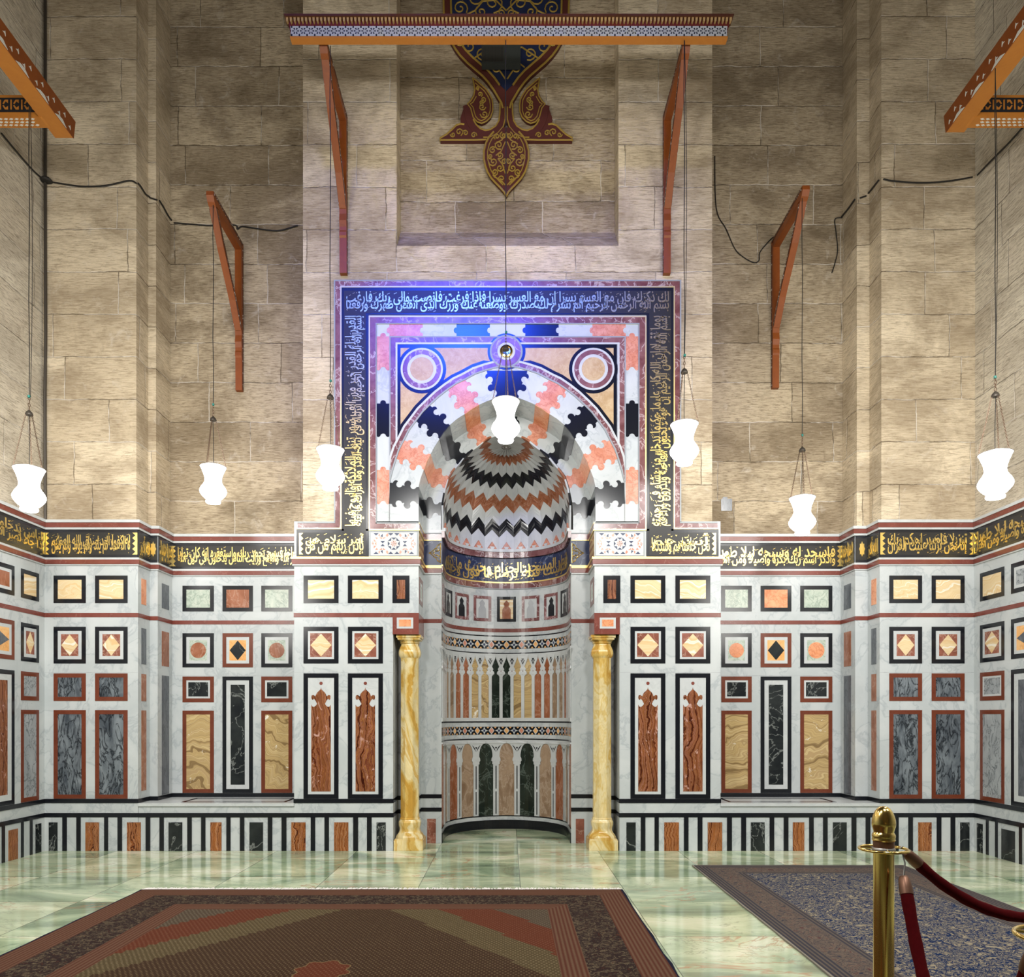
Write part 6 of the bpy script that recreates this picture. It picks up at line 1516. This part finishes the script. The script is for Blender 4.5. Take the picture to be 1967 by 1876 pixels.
# ------------------------------------------------------------------ brass barrier posts with velvet ropes
def stanchion(x, y, label):
    t = thing('brass_post', label, 'barrier post', (0, 0, 0), 'brass barrier posts')
    mb = MB(); mb.lathe([(0.0, 0.0), (0.165, 0.001), (0.17, 0.012), (0.155, 0.028), (0.09, 0.04), (0.05, 0.055), (0.042, 0.075), (0.0, 0.08)], (0, 0, 0), 40); mb.build('base', M['brass'], t, True)
    mb = MB(); mb.lathe([(0.0355, 0.07), (0.0355, 0.955)], (0, 0, 0), 40); mb.build('tube', M['brass'], t, True)
    mb = MB(); mb.lathe([(0.0385, 0.955), (0.040, 0.960), (0.040, 0.967), (0.0365, 0.972)], (0, 0, 0), 32); mb.build('lower_collar', M['steel'], t, True)
    mb = MB(); mb.lathe([(0.0365, 0.970), (0.0365, 0.998)], (0, 0, 0), 32); mb.build('copper_collar', M['copper_band'], t, True)
    mb = MB(); mb.lathe([(0.0, 0.994), (0.0385, 0.996), (0.0405, 1.0), (0.0385, 1.005), (0.040, 1.011), (0.0405, 1.017), (0.0375, 1.023), (0.0345, 1.028), (0.0365, 1.038), (0.0405, 1.050), (0.0415, 1.062), (0.040, 1.075), (0.036, 1.090), (0.030, 1.104), (0.0225, 1.115), (0.013, 1.1215), (0.0, 1.1235)], (0, 0, 0), 40); mb.build('finial', M['brass'], t, True)
    R = 0.083; mb = MB(); mb.tube([(R * math.cos(i * PI / 24), R * math.sin(i * PI / 24), 0.965) for i in range(48)], 0.0052, 10, True)
    for i in range(3): a = i * 2 * PI / 3 + .4; mb.tube([(0.036 * math.cos(a), 0.036 * math.sin(a), 0.965), (R * math.cos(a), R * math.sin(a), 0.965)], 0.0035, 6)
    mb.build('ring', M['brass'], t, True)
    t.location = (x, y, 0); t['label'] = label; return t
SX, SY = 1.388, -5.42
st1 = stanchion(SX, SY, 'brass barrier post with an acorn finial in front of the blue carpet')
S2 = (1.222, -6.53); s2 = copy_tree(st1); s2.location = (*S2, 0); s2['label'] = 'brass barrier post cut by the right edge, only its ring showing'
S3 = (2.62, -5.28)
s3 = copy_tree(st1); s3.location = (*S3, 0.0125); s3['label'] = 'brass barrier post beyond the right edge, at the far end of the long rope'
def rope(a, b, sag, label, end_a=None):
    t = thing('velvet_rope', label, 'rope', a, 'dark red velvet barrier ropes'); a, b = Vector(a), Vector(b)
    N = 40; P = []
    for i in range(N + 1):
        f = i / N; p = a + (b - a) * f; p.z -= sag * (1 - (2 * f - 1) ** 2); P.append(p)
    rnd = random.Random(2); L_ = (P[1] - P[0]).length
    mb = MB(); mb.tube(P[2:-2], [0.0205 + 0.0012 * math.sin(i * 1.9) for i in range(len(P[2:-2]))], 14); mb.build('rope', M['red_velvet'], t, True)
    for q, d_ in ((P[2], P[3] - P[2]), (P[-3], P[-4] - P[-3])):
        n = d_.normalized(); mb = MB(); mb.tube([q - n * 0.056, q - n * 0.054, q - n * 0.044, q - n * 0.01, q + n * 0.012], [0.006, 0.014, 0.0195, 0.0225, 0.0225], 16); mb.build('end_cap', M['copper_band'], t, True)
    for e_, q, d_ in ((P[0], P[2], P[3] - P[2]), (P[-1], P[-3], P[-4] - P[-3])):
        n = d_.normalized(); s_ = q - n * 0.055; top = Vector((e_.x, e_.y, 0.965)); mb = MB(); mb.tube([s_, (s_ + top) / 2 + Vector((0.008, 0, 0.004)), top + Vector((0, 0, 0.006)), top + Vector((-0.01, 0, 0.0))], 0.003, 6); mb.build('hook', M['steel'], t, True)
rope((SX + 0.080, SY + 0.02, 0.965), (S3[0] - 0.083, S3[1], 0.955), 0.27, 'dark red velvet rope sweeping right from the brass post')
rope((SX + 0.030, SY - 0.070, 0.93), (S2[0] + 0.02, S2[1] + 0.085, 0.95), 0.50, 'dark red velvet rope dropping toward the camera from the brass post')

for o_ in bpy.data.objects:
    if 'tesserae' in o_.name: o_['kind'] = 'stuff'
